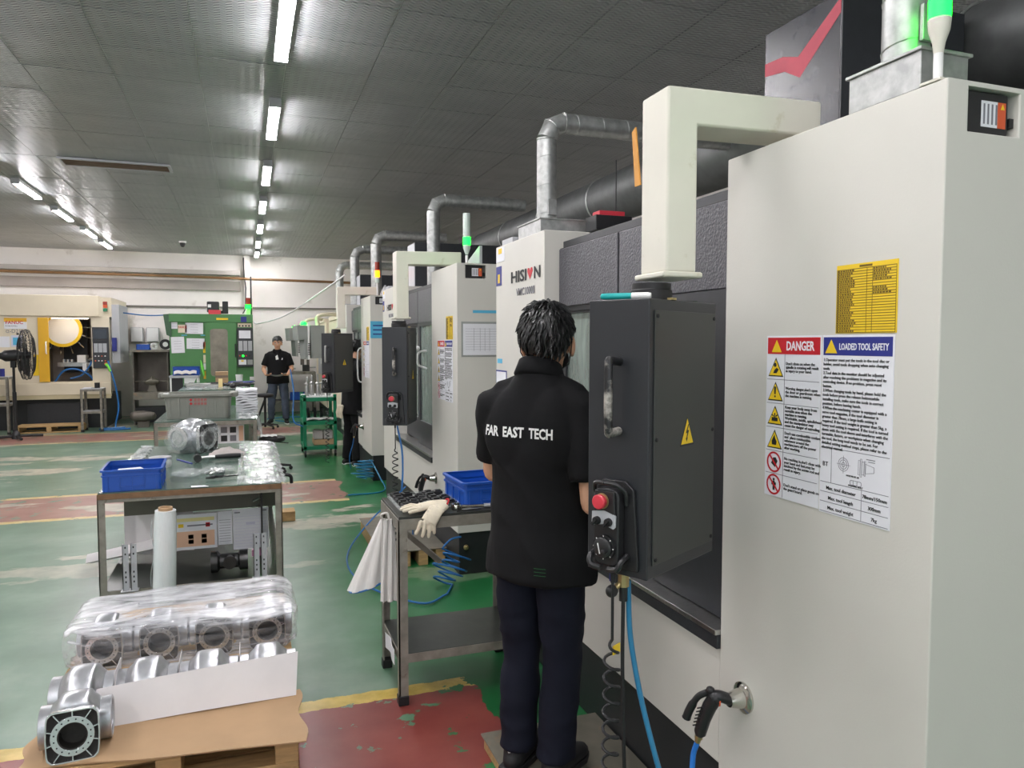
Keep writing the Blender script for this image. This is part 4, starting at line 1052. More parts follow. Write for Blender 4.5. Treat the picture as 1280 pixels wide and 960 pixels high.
# ---------------------------------------------------------------- the worker far down the aisle holding a sheet
mn = thing('person', 'worker in black polo and jeans far down the aisle, holding a grey sheet', 'person', (.60, 15.75, 0), R(172))
b = MB(); HT = head_mesh(b, (0, .02, 1.64), yaw=0, pitch=-14, s=1.06)
b.limb([((0, -.01, 1.42), .066, .066), ((0, 0, 1.49), .056, .058), ((0, .012, 1.58), .053, .056)], 16)
b.limb([((0, 0, .90), .150, .105), ((0, .01, 1.10), .150, .105), ((0, 0, 1.33), .170, .105), ((0, -.01, 1.42), .11, .08)], 18)
for s in (-1, 1):
    sh = V((s * .20, -.01, 1.385)); el = V((s * .275, .03, 1.115)); wr = V((s * .205, .235, 1.0))
    b.limb([(sh, .054, .054), (sh.lerp(el, .5), .048, .048), (el, .042, .042)], 14, (0, 1, 0)); b.limb([(el, .042, .042), (el.lerp(wr, .35), .043, .042), (wr, .027, .023)], 14, (0, 0, 1))
    hand(b, wr, V((-s * .75, .6, 0)), (0, 0, 1), (0, .8, .2), 22)
    hp = V((s * .092, 0, .87)); kn = V((s * .13, .03, .48)); an = V((s * .15, -.02 + (.05 if s < 0 else 0), .09))
    b.limb([(hp, .08, .085), (hp.lerp(kn, .5), .07, .074), (kn, .053, .055), (kn.lerp(an, .4), .051, .054), (an, .037, .038)], 14)
fuse(b, 'body', .008, 2, 'skin', mn); face_bits(HT, mn); hair_mesh(HT, mn, 5, 360, nape=-.05)
tr_ = [((x[0][0], x[0][1], x[0][2] + (.06 if x[0][2] > .9 else .17)), x[1] * 1.03, x[2]) for x in torso_rings(.655, 1.05)]
b = MB(); b.limb(tr_, 24, cap=False)
for s in (-1, 1):
    sh = V((s * .185, -.01, 1.375)); el = V((s * .275, .03, 1.115))
    b.limb([(V((s * .10, -.01, 1.39)), .075, .08), (sh, .08, .076), (sh.lerp(el, .75), .080, .076)], 16, (0, 1, 0), cap=False); b.limb([(V((s * .07, -.01, 1.43)), .05, .058), (V((s * .16, -.01, 1.405)), .052, .058)], 12, (0, 1, 0))
fuse(b, 'polo_shirt', .012, 3, 'shirt', mn, folds(2, .007))
cl = MB()
for s in (-1, 1): cl.prism([(s * .012, 1.40), (s * .075, 1.44), (s * .085, 1.50), (s * .055, 1.53)][::s], .085, .100, place((0, 0, 0), (-1, 0, 0), (0, 0, 1)) if False else Matrix(((1, 0, 0, 0), (0, 0, 1, 0), (0, 1, 0, 0), (0, 0, 0, 1))))
cl.build('collar', 'shirt', mn, bevel=.004)
MB().prism([(-.03, 1.31), (.02, 1.30), (.03, 1.37), (-.01, 1.40)], .128, .134, Matrix(((1, 0, 0, 0), (0, 0, 1, 0), (0, 1, 0, 0), (0, 0, 0, 1)))).build('neck_opening', 'white', mn)
MB().prism([(.085, 1.30), (.105, 1.30), (.112, 1.335), (.098, 1.34)][::-1], .130, .134, Matrix(((-1, 0, 0, 0), (0, 0, 1, 0), (0, 1, 0, 0), (0, 0, 0, 1)))).build('chest_print', 'white', mn)
b = MB(); b.limb([((0, 0, .97), .165, .118), ((0, -.005, .88), .180, .132), ((0, 0, .82), .172, .12)], 20, cap=False)
for s in (-1, 1):
    hp = V((s * .092, 0, .86)); kn = V((s * .13, .03, .48)); an = V((s * .15, -.02 + (.05 if s < 0 else 0), .10))
    b.limb([(hp, .096, .105), (hp.lerp(kn, .4), .09, .096), (kn, .075, .08), (kn.lerp(an, .5), .068, .075), (an, .062, .07)], 18, cap=False)
fuse(b, 'jeans', .012, 3, 'jeans', mn, folds(6, .009, (4, 4, 7)))
for s in (-1, 1):
    an = V((s * .15, -.02 + (.05 if s < 0 else 0), 0)); b = MB()
    b.limb([(an + V((0, -.06, .04)), .036, .038), (an + V((0, 0, .055)), .045, .052), (an + V((s * .02, .09, .042)), .046, .036), (an + V((s * .04, .18, .032)), .034, .022)], 14, (1, 0, 0)); b.limb([(an + V((0, -.01, .05)), .044, .05), (an + V((0, -.005, .11)), .045, .048)], 12)
    sh = fuse(b, 'shoe', .010, 2, 'shoe', mn)
    MB().limb([(an + V((0, -.07, .012)), .040, .012), (an + V((s * .015, .06, .012)), .050, .012), (an + V((s * .04, .19, .012)), .034, .012)], 14, (1, 0, 0), cap=False).build('sole', 'white', sh)
q = mn.matrix_basis
ps = MB().sheet(lambda u, v: q @ V(((u - .5) * .38, .20 + .19 * v, 1.012 - .045 * math.sin(math.pi * u) + .035 * v)), 12, 4, .003).build('paper_sheet', mat('grey_sheet', (150, 152, 156), .4))
tag(ps, 'grey sheet held in both hands by the worker far down the aisle', 'sheet')
# ---------------------------------------------------------------- the masked worker half hidden behind the third cabinet
mw = thing('person', 'worker in black with white mask, half hidden behind a black cabinet by the green trolley', 'person', (1.345, 10.06, 0), R(-62))
b = MB(); HT = head_mesh(b, (0, .09, 1.56), yaw=0, pitch=-12, s=1.03)
b.limb([((0, 0, 1.34), .066, .066), ((0, .03, 1.42), .056, .058), ((0, .07, 1.50), .053, .056)], 16)
b.limb([((0, 0, .86), .15, .105), ((0, .02, 1.05), .15, .105), ((0, .01, 1.26), .17, .105), ((0, 0, 1.35), .11, .08)], 18)
for s in (-1, 1):
    sh = V((s * .19, 0, 1.31)); el = V((s * .25, .08, 1.07)); wr = V((s * .16, .24, 1.12) if s > 0 else (-.28, .26, 1.00))
    b.limb([(sh, .054, .054), (sh.lerp(el, .5), .048, .048), (el, .042, .042)], 14, (0, 1, 0)); b.limb([(el, .042, .042), (el.lerp(wr, .35), .043, .042), (wr, .027, .023)], 14, (0, 0, 1))
    hand(b, wr, (wr - el).normalized(), (0, 0, -1), (-s, .2, 0), 25)
    hp = V((s * .088, 0, .83)); kn = V((s * .10, .02, .45)); an = V((s * .11, -.02, .09))
    b.limb([(hp, .08, .085), (hp.lerp(kn, .5), .07, .074), (kn, .053, .055), (an, .037, .038)], 14)
fuse(b, 'body', .008, 2, 'skin', mw); face_bits(HT, mw); hair_mesh(HT, mw, 8, 360, nape=-.05)
b = MB(); b.sphere((0, .040, -.052), (.068, .064, .048), 16, 10, HT); fuse(b, 'face_mask', .008, 2, 'white', mw)
b = MB(); b.limb([((x[0][0], x[0][1] + .01 * (x[0][2] > 1.1), x[0][2] - .01), x[1], x[2]) for x in torso_rings(.70, 1.03)], 24, cap=False)
for s in (-1, 1):
    sh = V((s * .178, 0, 1.30)); el = V((s * .25, .08, 1.07))
    b.limb([(V((s * .10, 0, 1.32)), .075, .08), (sh, .078, .075), (sh.lerp(el, .9), .074, .07)], 16, (0, 1, 0), cap=False); b.limb([(V((s * .07, 0, 1.36)), .05, .058), (V((s * .155, 0, 1.335)), .052, .058)], 12, (0, 1, 0))
fuse(b, 'polo_shirt', .012, 3, 'shirt', mw, folds(12, .008))
b = MB(); b.limb([((0, 0, .90), .165, .12), ((0, -.005, .80), .18, .132), ((0, 0, .74), .172, .12)], 20, cap=False)
for s in (-1, 1):
    hp = V((s * .088, 0, .79)); kn = V((s * .10, .02, .44)); an = V((s * .11, -.02, .075))
    b.limb([(hp, .096, .108), (hp.lerp(kn, .4), .09, .096), (kn, .078, .083), (an, .070, .08)], 18, cap=False)
fuse(b, 'trousers', .012, 3, 'shirt', mw, folds(15, .008, (4, 4, 6)))
for s in (-1, 1):
    an = V((s * .11, -.02, 0)); b = MB()
    b.limb([(an + V((0, -.06, .04)), .036, .038), (an + V((0, 0, .055)), .045, .052), (an + V((s * .02, .09, .042)), .046, .036), (an + V((s * .03, .18, .032)), .034, .022)], 14, (1, 0, 0))
    sh = fuse(b, 'shoe', .010, 2, 'shoe', mw); MB().limb([(an + V((0, -.07, .012)), .040, .012), (an + V((s * .015, .06, .012)), .050, .012), (an + V((s * .03, .19, .012)), .034, .012)], 14, (1, 0, 0), cap=False).build('sole', 'white', sh)
# white patterned gloves tucked into the back pocket
q = mw.matrix_basis
g = MB()
for i in range(4): g.limb([(q @ V((-.11 + .032 * i, -.165, .80)), .015, .012), (q @ V((-.115 + .034 * i, -.185, .72)), .014, .011), (q @ V((-.12 + .036 * i, -.175, .65)), .011, .009)], 8)
g.limb([(q @ V((-.12, -.165, .80)), .022, .016), (q @ V((-.01, -.165, .80)), .022, .016)], 8, (0, 0, 1))
tag(g.build('work_gloves', 'glove'), 'white work gloves tucked in the back pocket of the masked worker', 'gloves')
# ================================================================ foreground left: pallets with aluminium housings
def pallet(x0, x1, y0, y1, zt, label, boards=6, name='wooden_pallet', m='wood'):
    t = thing(name, label, 'pallet', ((x0 + x1) / 2, (y0 + y1) / 2, 0))
    w, d = (x1 - x0) / 2, (y1 - y0) / 2; th = .022; bw = 2 * d / (boards * 1.18)
    for i in range(boards):
        yy = -d + (2 * d - bw) * i / (boards - 1)
        MB().box(-w, w, yy, yy + bw, zt - th, zt).build('deck_board', m, t, bevel=.003)
    for sx in (-w + .04, 0, w - .04):
        MB().box(sx - .04, sx + .04, -d, d, zt - .11, zt - th).build('stringer', m, t, bevel=.003)
    MB().box(-w, w, -d, -d + .10, zt - .132, zt - .11).build('bottom_board', m, t, bevel=.003); MB().box(-w, w, d - .10, d, zt - .132, zt - .11).build('bottom_board', m, t, bevel=.003)
    return t
def stack(x0, x1, y0, y1, label): # two pallets on each other reach knee height
    a = pallet(x0, x1, y0, y1, .132, 'wooden pallet on the floor under the ' + label); b = pallet(x0, x1, y0, y1, .132, 'wooden pallet lifted on another one, carrying the ' + label); b.location.z = .1325
    return b
stack(-.70, .15, 2.68, 2.985, 'brown cardboard and the lone housing')
pallet(-.72, .17, 3.0, 3.36, .212, 'wooden pallet on the floor under the row of bare housings')
stack(-.74, .17, 3.42, 4.22, 'film wrapped housings')
cd = MB().sheet(lambda u, v: (-.725 + .895 * u + .012 * math.sin(9 * v), (2.71 - .12 * u) * (1 - v) + 2.985 * v + .006 * math.sin(11 * u), .272 + .004 * math.sin(7 * u) + (.0 if v > .05 else -.004)), 16, 16, .005)
tag(cd.build('cardboard_sheet', 'card'), 'brown cardboard sheet lying under the bare aluminium housings', 'cardboard')
def housing_parts(t):
    # flange: rounded frame, bolt ring, ribs
    A = [(.080 * max(-1, min(1, 1.28 * math.cos(a))) if abs(math.sin(a)) < .98 else .080 * math.cos(a) * 1.28, .084 * max(-1, min(1, 1.28 * math.sin(a)))) for a in [2 * math.pi * (i + .5) / 40 for i in range(40)]]
    A = [(x * (1 - .05 * abs(y) / .084), y) for x, y in A]
    F = place((0, 0, .084), (1, 0, 0), (0, 0, 1))      # z of F points to -y
    MB().loops(A, [(x * .94, y * .94) for x, y in A], -.022, 0, F).build('flange_rim', 'alum', t, bevel=.001)
    c = [(math.cos(2 * math.pi * i / 40), math.sin(2 * math.pi * i / 40)) for i in range(40)]
    MB().loops([(x * .064, y * .064) for x, y in c], [(x * .044, y * .044) for x, y in c], -.03, .001, F).build('bolt_ring', 'alum', t, bevel=.0008)
    hs = MB()
    for i in range(16):
        a = 2 * math.pi * (i + .5) / 16; q = (.0540 * math.cos(a), .0540 * math.sin(a))
        hs.cyl(F @ V((*q, .0011)), F @ V((*q, .0016)), .0026, n=8)
    hs.build('bolt_holes', 'rubber', t, smooth=0, stuff=True)
    for i in range(10):
        rb = MB(); a = 2 * math.pi * (i + .5) / 10; Tr = F @ Matrix.Rotation(a, 4, 'Z')
        r1 = min(.076 / max(1e-6, abs(math.cos(a))), .079 / max(1e-6, abs(math.sin(a))), .092); rb.box(.062, r1, -.0018, .0018, -.02, -.001, Tr); rb.build('rib', 'alum', t, smooth=0)
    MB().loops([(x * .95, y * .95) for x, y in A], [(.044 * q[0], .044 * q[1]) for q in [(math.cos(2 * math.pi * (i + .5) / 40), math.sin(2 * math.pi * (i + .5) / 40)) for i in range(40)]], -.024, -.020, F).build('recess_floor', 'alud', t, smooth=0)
    b = MB()   # body: neck and barrel
    ou = [(.078 * math.cos(q), .080 * math.sin(q)) for q in [2 * math.pi * i / 40 for i in range(40)]]
    b.loops(ou, [(x * .0405, y * .0405) for x, y in c], -.055, -.022, F)
    b.limb([((0, .055, .084), .062, .076), ((0, .08, .086), .056, .078), ((0, .12, .088), .054, .070)], 32, (1, 0, 0), cap=False)
    b.build('neck', 'alu', t, smooth=60)
    sd = MB().lathe([(.060, -.074), (.070, -.073), (.076, -.066), (.086, -.054), (.100, -.044), (.104, -.030), (.105, 0), (.104, .030), (.100, .044), (.086, .054), (.076, .066), (.070, .073), (.060, .074)], 36, place((0, .12, .088), (0, 1, 0), (0, 0, 1)), closed=True)
    sd.v = [(x, max(y, .060), z) for x, y, z in sd.v]; sd.build('saddle', 'alu', t, smooth=60)
    o = MB(); prof = [(.064, -.108), (.070, -.106), (.070, -.05), (.066, -.045), (.066, .045), (.070, .05), (.070, .106), (.064, .108), (.060, .105), (.060, -.105)]
    o.lathe(prof, 36, place((0, .12, .088), (0, 1, 0), (0, 0, 1)), closed=True); o.v = [(x, max(y, .060) if abs(x) < .055 else y, z) for x, y, z in o.v]; o.build('barrel', 'alu', t)
    MB().loops([(x * .044, y * .044) for x, y in c], [(x * .040, y * .040) for x, y in c], -.054, -.001, F).prism([(x * .040, y * .040) for x, y in c], -.054, -.050, F).build('bore_shade', 'alud', t)  # dark ring and disc: shade of the deep bore put into the colour
hs0 = thing('motor_housing', 'bare aluminium housing alone on the cardboard, ring flange toward the camera', 'metal casting', (-.56, 2.70, .276), R(4), 'aluminium motor housings', rot=(R(-6), 0, R(4)))
housing_parts(hs0)
nm = ['first', 'second', 'third', 'fourth']
for i in range(4):
    dup(hs0, (-.592 + .218 * i, 3.185 - .008 * i, .214), None, rot=(R(90), 0, R(-2)), label=f'bare aluminium housing standing behind the white foam sheet, {nm[i]} from the lone housing')
for i in range(4):
    dup(hs0, (-.60 + .222 * i, 3.475 - .008 * i, .268), R(-2), f'aluminium housing under the stretch film, {nm[i]} from the end near the lone housing')
sp = MB()
for i in range(3):
    tag(MB().box(-.4830 + .218 * i - .001, -.4830 + .218 * i + .0015, 3.02, 3.17, .214, .425).build('divider_card', 'foam', bevel=.001), f'white divider card between bare housings, {nm[i]} from the lone housing', 'divider', 'divider cards')
sh = MB().sheet(lambda u, v: (-.53 + .70 * u - .012 * (1 - v), 2.945 + .045 * u - .05 * (1 - v) + .010 * math.sin(3.2 * u + .5), .276 + .128 * v + .025 * v * u), 24, 4, .004)
tag(sh.build('foam_sheet', 'foam'), 'white foam sheet standing on edge before the row of bare housings', 'foam sheet')
# film wrapped over the second row
def filmpoint(th, ph):
    def sg(x, e): return math.copysign(abs(x) ** e, x)
    cx, cy, cz = -.275, 3.64, .36; a, b, c = .475, .235, .108
    x = a * sg(math.cos(ph), .28) * sg(math.cos(th), .24); y = b * sg(math.sin(ph), .35) * sg(math.cos(th), .30); z = c * sg(math.sin(th), .5)
    p = V((cx + x, cy + y - .10 * (z / c) * 0, cz + z))
    n = V((x / a / a, y / b / b, z / c / c)).normalized()
    q = p * 6 + V((3, 0, 0)); d = noise.noise(V((q.x * .5 + q.z, q.y * 2, q.z * 3))) * .022 + noise.noise(V((q.x * .6 + q.z * 2, q.y * 5, q.z * 6))) * .010
    p += n * d
    if z > 0: p.z += .018 * (p.x - cx) / a * 0 + .02 * max(0, (y / b)) + .006 * math.sin(14 * p.x)
    p.z = max(p.z, .2665); return p
f = MB(); nu, nv = 120, 40; vs = []
for j in range(nv + 1):
    th = -math.pi / 2 * .98 + math.pi * .98 * j / nv
    for i in range(nu): vs.append(filmpoint(th, 2 * math.pi * i / nu))
fs = [(j * nu + i, j * nu + (i + 1) % nu, (j + 1) * nu + (i + 1) % nu, (j + 1) * nu + i) for j in range(nv) for i in range(nu)] + [tuple(range(nv * nu, nv * nu + nu))]
f.add(vs, fs)
tag(f.build('stretch_film_wrap', 'film', smooth=70), 'crumpled clear stretch film wrapped over a row of aluminium housings', 'plastic film')
# ================================================================ steel bench with the tool tray
def angle_bench(name, label, x0, x1, y0, y1, zt, top, shelf_z, legs=.042, rim=.062, cat='workbench', topm='dsteel', shelfm='plate'):
    t = thing(name, label, cat, ((x0 + x1) / 2, (y0 + y1) / 2, 0)); w, d = (x1 - x0) / 2, (y1 - y0) / 2
    for sx in (-1, 1):
        for sy in (-1, 1):
            l = MB(); a, b = sx * w, sy * d; l.box(a, a - sx * .006, b, b - sy * legs, .03, zt - rim); l.box(a, a - sx * legs, b, b - sy * .006, .03, zt - rim)
            lo = l.build('leg', topm, t); MB().box(a + sx * .004, a - sx * (legs + .002), b + sy * .004, b - sy * (legs + .002), 0, .045).build('rubber_foot', 'rubber', lo, bevel=.004)
    for sy in (-1, 1): MB().box(-w, w, sy * d, sy * (d - .006), zt - rim, zt - .012).build('top_rail', topm, t, bevel=.001)
    for sx in (-1, 1): MB().box(sx * w, sx * (w - .006), -d, d, zt - rim, zt - .012).build('top_rail', topm, t, bevel=.001)
    MB().box(-w + .004, w - .004, -d + .004, d - .004, zt - .018, zt).build('table_top', top, t, bevel=.002)
    if shelf_z:
        for sy in (-1, 1): MB().box(-w + .002, w - .002, sy * (d - .003), sy * (d - .008), shelf_z - .04, shelf_z).build('shelf_rail', topm, t)
        for sx in (-1, 1): MB().box(sx * (w - .003), sx * (w - .008), -d + .002, d - .002, shelf_z - .04, shelf_z).build('shelf_rail', topm, t)
        MB().box(-w + .008, w - .008, -d + .008, d - .008, shelf_z - .006, shelf_z + .002).build('shelf_plate', shelfm, t)
    return t
M['dark_top'] = mat('grimy_dark_top', (58, 60, 56), .35, .3, var=.25, vs=9, bump=.1, bs=30)
M['shelf_dark'] = mat('dark_steel_shelf', (62, 66, 62), .3, .45, var=.25, vs=6, bump=.12, bs=14)
wb = angle_bench('steel_workbench', 'small worn steel bench carrying the black tool inserts and a blue tote', .625, 1.262, 3.25, 3.705, .868, 'dark_top', .235, shelfm='shelf_dark')
MB().tube([(-.30, .20, .78), (-.02, .20, .52)], .018, 4).build('brace', 'dsteel', wb)
def blue_crate(t, w, d, h, zb=0):
    th = .004
    A = rrect(w, d, .02); B = [(x * (w - 2 * th) / w, y * (d - 2 * th) / d) for x, y in A]
    MB().loops(A, B, 0, h, None).build('crate_walls', 'bluebin', t); MB().prism(A, 0, .005).build('crate_floor', 'bluebin', t)
    A2 = rrect(w + .022, d + .022, .026)
    MB().loops(A2, B, h - .012, h, None).build('rim', 'bluebin', t, bevel=.002); MB().loops(rrect(w + .012, d + .012, .022), B, h - .04, h - .033, None).build('lower_rim', 'bluebin', t)
    for i in range(-2, 3):
        for sy in (-1, 1): MB().box(i * w * .2 - .003, i * w * .2 + .003, sy * d / 2, sy * (d / 2 + .006), .004, h - .036).build('rib', 'bluebin', t)
    for i in range(-1, 2):
        for sx in (-1, 1): MB().box(sx * w / 2, sx * (w / 2 + .006), i * d * .3 - .003, i * d * .3 + .003, .004, h - .036).build('rib', 'bluebin', t)
    for sy in (-1, 1): MB().frame(-w * .22, w * .22, .025, h - .045, -w * .22 + .006, w * .22 - .006, .031, h - .051, 0, .006, place((0, sy * d / 2 if sy < 0 else d / 2 + .006, 0), (1, 0, 0), (0, 0, 1))).build('handle_panel', 'bluebin', t)
tt = thing('blue_crate', 'blue plastic tote on the small steel bench beside the worker', 'crate', (1.095, 3.49, .8705), R(3))
blue_crate(tt, .30, .31, .118)
MB().prism(rrect(.34, .36, .01), -.0022, -.0004).build('paper_under', 'paper', tt, smooth=0)
tt.location.z = .871
# tray of black inserts
tr = thing('tool_tray', 'shallow grey tray of black blocks on the small steel bench', 'tray', (.80, 3.53, .869))
A = rrect(.29, .33, .015)
MB().prism(A, 0, .006).build('tray_floor', 'grey_p', tr); MB().loops(A, [(x * .955, y * .955) for x, y in A], .006, .020).build('tray_rim', 'bag', tr)
bl = None; rr = random.Random(11); k = 0
for i in range(5):
    for j in range(5):
        if rr.random() < .12: continue
        x, y = .69 + .054 * i, 3.40 + .063 * j; rz = rr.uniform(-.35, .35)
        if bl is None:
            bm_ = MB(); bm_.prism([(-.023, -.026), (.023, -.026), (.023, .018), (.012, .027), (-.012, .027), (-.023, .018)], 0, .020); bm_.box(-.014, .014, -.018, .004, .020, .027)
            bl = bm_.build('insert_block', 'bplastic', bevel=.002); tag(bl, 'black plastic insert block lying in the tray on the small steel bench', 'block', 'black insert blocks'); q = bl
        else: q = bl.copy(); COL.objects.link(q)
        q.location = (x, y, .8758); q.rotation_euler = (0, 0, rz); q['label'] = f'black insert block in the tray, {["front", "second", "middle", "fourth", "back"][j]} row, {["at the aisle end", "second from the aisle end", "in mid row", "second from the tote end", "at the tote end"][i]}'
# gloves hanging over the front edge
gl = thing('work_glove', 'cream work gloves with a red cuff hanging over the edge of the small bench', 'gloves', (.75, 3.30, .868))
g = MB()
g.limb([((.11, .03, .030), .030, .018), ((.05, .02, .030), .042, .020), ((-.01, .015, .024), .044, .018)], 16, (0, 1, 0))
for i, (dy, L, dz) in enumerate(((.046, .074, .004), (.018, .088, .002), (-.010, .084, .0), (-.036, .064, -.004))):
    g.limb([((-.005, .012 + dy * .8, .022), .0105, .010), ((-.005 - L * .5, .012 + dy * 1.15, .024 + dz), .0095, .009), ((-.005 - L, .012 + dy * 1.4, .016), .0085, .008)], 10)
g2 = MB()
g2.limb([((.10, .0, .026), .028, .014), ((.05, -.045, .020), .036, .014), ((.01, -.066, -.03), .038, .014)], 16, (1, 0, 0))
for i, (dx, L) in enumerate(((-.03, .045), (-.010, .06), (.010, .065), (.028, .05))):
    g2.limb([((.005 + dx, -.066, -.025), .0105, .010), ((.0 + dx * 1.25, -.070, -.03 - L * .6), .0095, .009), ((-.004 + dx * 1.45, -.066, -.03 - L), .008, .0075)], 10)
fuse(g, 'flat_glove', .0032, 2, 'glove', gl); fuse(g2, 'hanging_glove', .0032, 2, 'glove', gl)
MB().tube([(.112 + .016 * math.cos(a), .028 + .030 * math.sin(a), .030 + .020 * math.cos(a)) for a in [2 * math.pi * i / 16 for i in range(16)]], .004, 6, closed=True).build('red_cuff', 'red', gl)
rt = thing('ratchet_wrench', 'steel ratchet wrench lying beside the cream gloves', 'wrench', (.915, 3.315, .8685), R(-8))
r = MB(); r.lathe([(.002, 0), (.024, 0), (.026, .006), (.026, .020), (.022, .026), (.010, .027), (.010, .034), (.002, .035)], 20); r.build('ratchet_head', 'chrome', rt)
MB().tube([(.02, 0, .012), (.06, .004, .012), (.20, .012, .012)], [.012, .008, .007], 10).build('shaft', 'chrome', rt); MB().tube([(.13, .008, .012), (.24, .014, .012)], .010, 10).build('grip', 'lightgrey', rt)
MB().lathe([(.002, .026), (.014, .026), (.014, .030), (.002, .030)], 14).build('selector', 'bplastic', rt)
ww = MB().tube([(.90, 3.262, .872), (1.02, 3.268, .874)], .003, 6); tag(ww.build('allen_key', 'rubber'), 'thin black rod lying along the front edge of the small bench', 'rod')
# cloth bag and strips hanging from the bench corner
cbg = thing('cloth_bag', 'white cone shaped cloth bag hanging off the small bench leg', 'bag', (.60, 3.42, .80))
def cone(u, v):
    a = 2 * math.pi * u; r = .012 + .085 * v; q = .012 * math.sin(7 * a) * v
    return (-.01 - .062 * v + (r + q) * .95 * math.cos(a), .02 + .04 * v + (r + q) * .75 * math.sin(a), .02 - .31 * v + .03 * v * math.cos(a))
MB().sheet(cone, 40, 10, .003).build('cone', 'bagw', cbg, smooth=80)
def strip(u, v): 
    w = .030 + .012 * v
    return (.005 + w * (u - .5) * 2 * .9 + .006 * math.sin(22 * u), -.03 + .012 * math.sin(16 * u + 2 * v) - .008 * v, .03 - .385 * v)
MB().sheet(strip, 36, 10, .002).build('cloth_strip', 'bagw', cbg, smooth=80)
MB().tube(smooth_path([(-.01, 0, .02), (-.025, -.02, .05), (.0, -.03, .06), (.01, -.03, .03)], 5), .005, 6).build('knot', 'bagw', cbg)
MB().tube([(-.072 + .092 * math.cos(a), .06 + .073 * math.sin(a), -.292 + .03 * math.cos(a)) for a in [2 * math.pi * i / 24 for i in range(24)]], .004, 6, closed=True).build('blue_hem', 'bluehose', cbg)
tag(MB().sheet(lambda u, v: (.612 - .004 * math.sin(9 * v), 3.30 + .22 * v, .245 - .07 * u + .05 * v * (1 - v)), 3, 12, .002).build('paper_strip', 'paper'), 'crumpled white paper strip caught on the lower shelf of the small bench', 'paper')
# platforms for the operators
def platform(x0, x1, y0, y1, zt, label):
    t = thing('standing_platform', label, 'platform', ((x0 + x1) / 2, (y0 + y1) / 2, 0)); w, d = (x1 - x0) / 2, (y1 - y0) / 2
    MB().box(-w, .20 * w, -d, d, zt - .006, zt).build('steel_plate', 'plate', t, bevel=.001); MB().box(.205 * w, w, -d, d, zt - .007, zt - .001).build('steel_plate', 'plate', t, bevel=.001)
    for i in range(4): MB().box(-w + .01 + i * (2 * w - .09) / 3, -w + .08 + i * (2 * w - .09) / 3, -d + .01, d - .01, .0, zt - .008).build('wooden_bearer', 'wood', t, bevel=.003)
    return t
platform(.87, 1.385, 1.6, 2.80, .06, 'steel covered wooden platform under the worker in the printed polo')
platform(.90, 1.385, 5.3, 6.45, .12, 'steel covered wooden platform before the middle machine, behind the small bench')
# hoses on the floor behind the small bench
def coil(c, r, n, h, thick, seed, label, name='coiled_hose', m='bluehose'):
    rr = random.Random(seed); pts = []
    ax = V((rr.uniform(-.5, .5), rr.uniform(-.3, .3), 1)).normalized(); a = ax.orthogonal().normalized(); b = ax.cross(a)
    for i in range(n * 14 + 1):
        t = 2 * math.pi * i / 14; k = 1 + .35 * math.sin(t * .37 + seed) + .15 * math.sin(t * 2.3); p = V(c) + (a * math.cos(t) + b * math.sin(t)) * r * k + ax * h * (i / (n * 14))
        p.z = max(p.z, thick * 1.1); pts.append(p)
    return pts
p = coil((1.22, 4.72, .05), .085, 5, .20, .007, 2, '')
p = smooth_path([(1.38, 4.9, .30), (1.30, 4.86, .30), (1.22, 4.80, .26)], 5) + p[::-1] + smooth_path([(1.2, 4.6, .012), (1.0, 4.5, .012), (.72, 5.0, .012), (.70, 5.7, .012), (.95, 6.2, .14), (1.28, 6.3, .4)], 7)
tag(MB().tube(p, .0065, 8).build('coiled_hose', 'bluehose'), 'blue hose in loose coils on the green floor behind the small bench', 'hose')
p = coil((1.27, 8.72, .05), .10, 6, .22, .008, 5, '') + smooth_path([(1.36, 8.62, .25), (1.42, 8.45, .1), (1.4, 8.1, .012), (1.0, 8.0, .012)], 6)
tag(MB().tube(p, .008, 8).build('coiled_hose', 'ltbluehose'), 'teal blue hose in a tangled coil by the base of the third machine', 'hose')
tag(MB().tube(smooth_path([(1.05, 5.46, 1.03), (1.08, 5.42, .8), (1.06, 5.40, .5), (1.0, 5.5, .22), (.95, 5.7, .13)], 6), .007, 8).build('air_hose', 'bluehose'), 'blue air hose dropping from the middle black cabinet', 'hose')
# ================================================================ packing bench
B0 = angle_bench('packing_bench', 'long grey packing bench with green mat, blue crate on its near corner', -.855, .20, 4.94, 7.05, .75, 'mat_top', .15, rim=.06, shelfm='shelf_dark')
MB().box(-.525, .525, -1.063, -1.0555, .712, .745).build('wooden_edge', mat('brown_wood_edge', (122, 92, 66), .7, var=.2, vs=20), B0)
MB().box(-.44, .50, -.66, -.65, .52, .685).build('back_board', mat('olive_board', (108, 106, 94), .6), B0)
MB().box(.40, .41, -.9, .6, .2, .70).build('mesh_side', 'rubber', B0)
hk = MB()
for i in range(7): hk.cyl((.395, -.85 + .1 * i, .62 - .06 * (i % 3)), (.35, -.85 + .1 * i, .60 - .06 * (i % 3)), .008, n=6)
hk.build('hook_row', 'steel', B0)
lw = MB().sheet(lambda u, v: (-.80 + .42 * u + .012 * math.sin(20 * u), 5.55 + .02 * math.sin(9 * u), .20 + .47 * v), 24, 4, .003); tag(lw.build('foam_curtain', 'foam'), 'pale white foam sheet hanging under the packing bench behind the film roll', 'foam sheet')
fr_ = MB().sheet(lambda u, v: (-1.02 + .85 * u, 5.62 - .16 * v, .155 + .10 * u + .15 * math.sin(v * 2.6) * (.55 + .3 * u)), 10, 14, .006); tag(fr_.build('foam_roll', 'foam'), 'curled white foam sheet lying across the lower shelf of the packing bench', 'foam sheet')
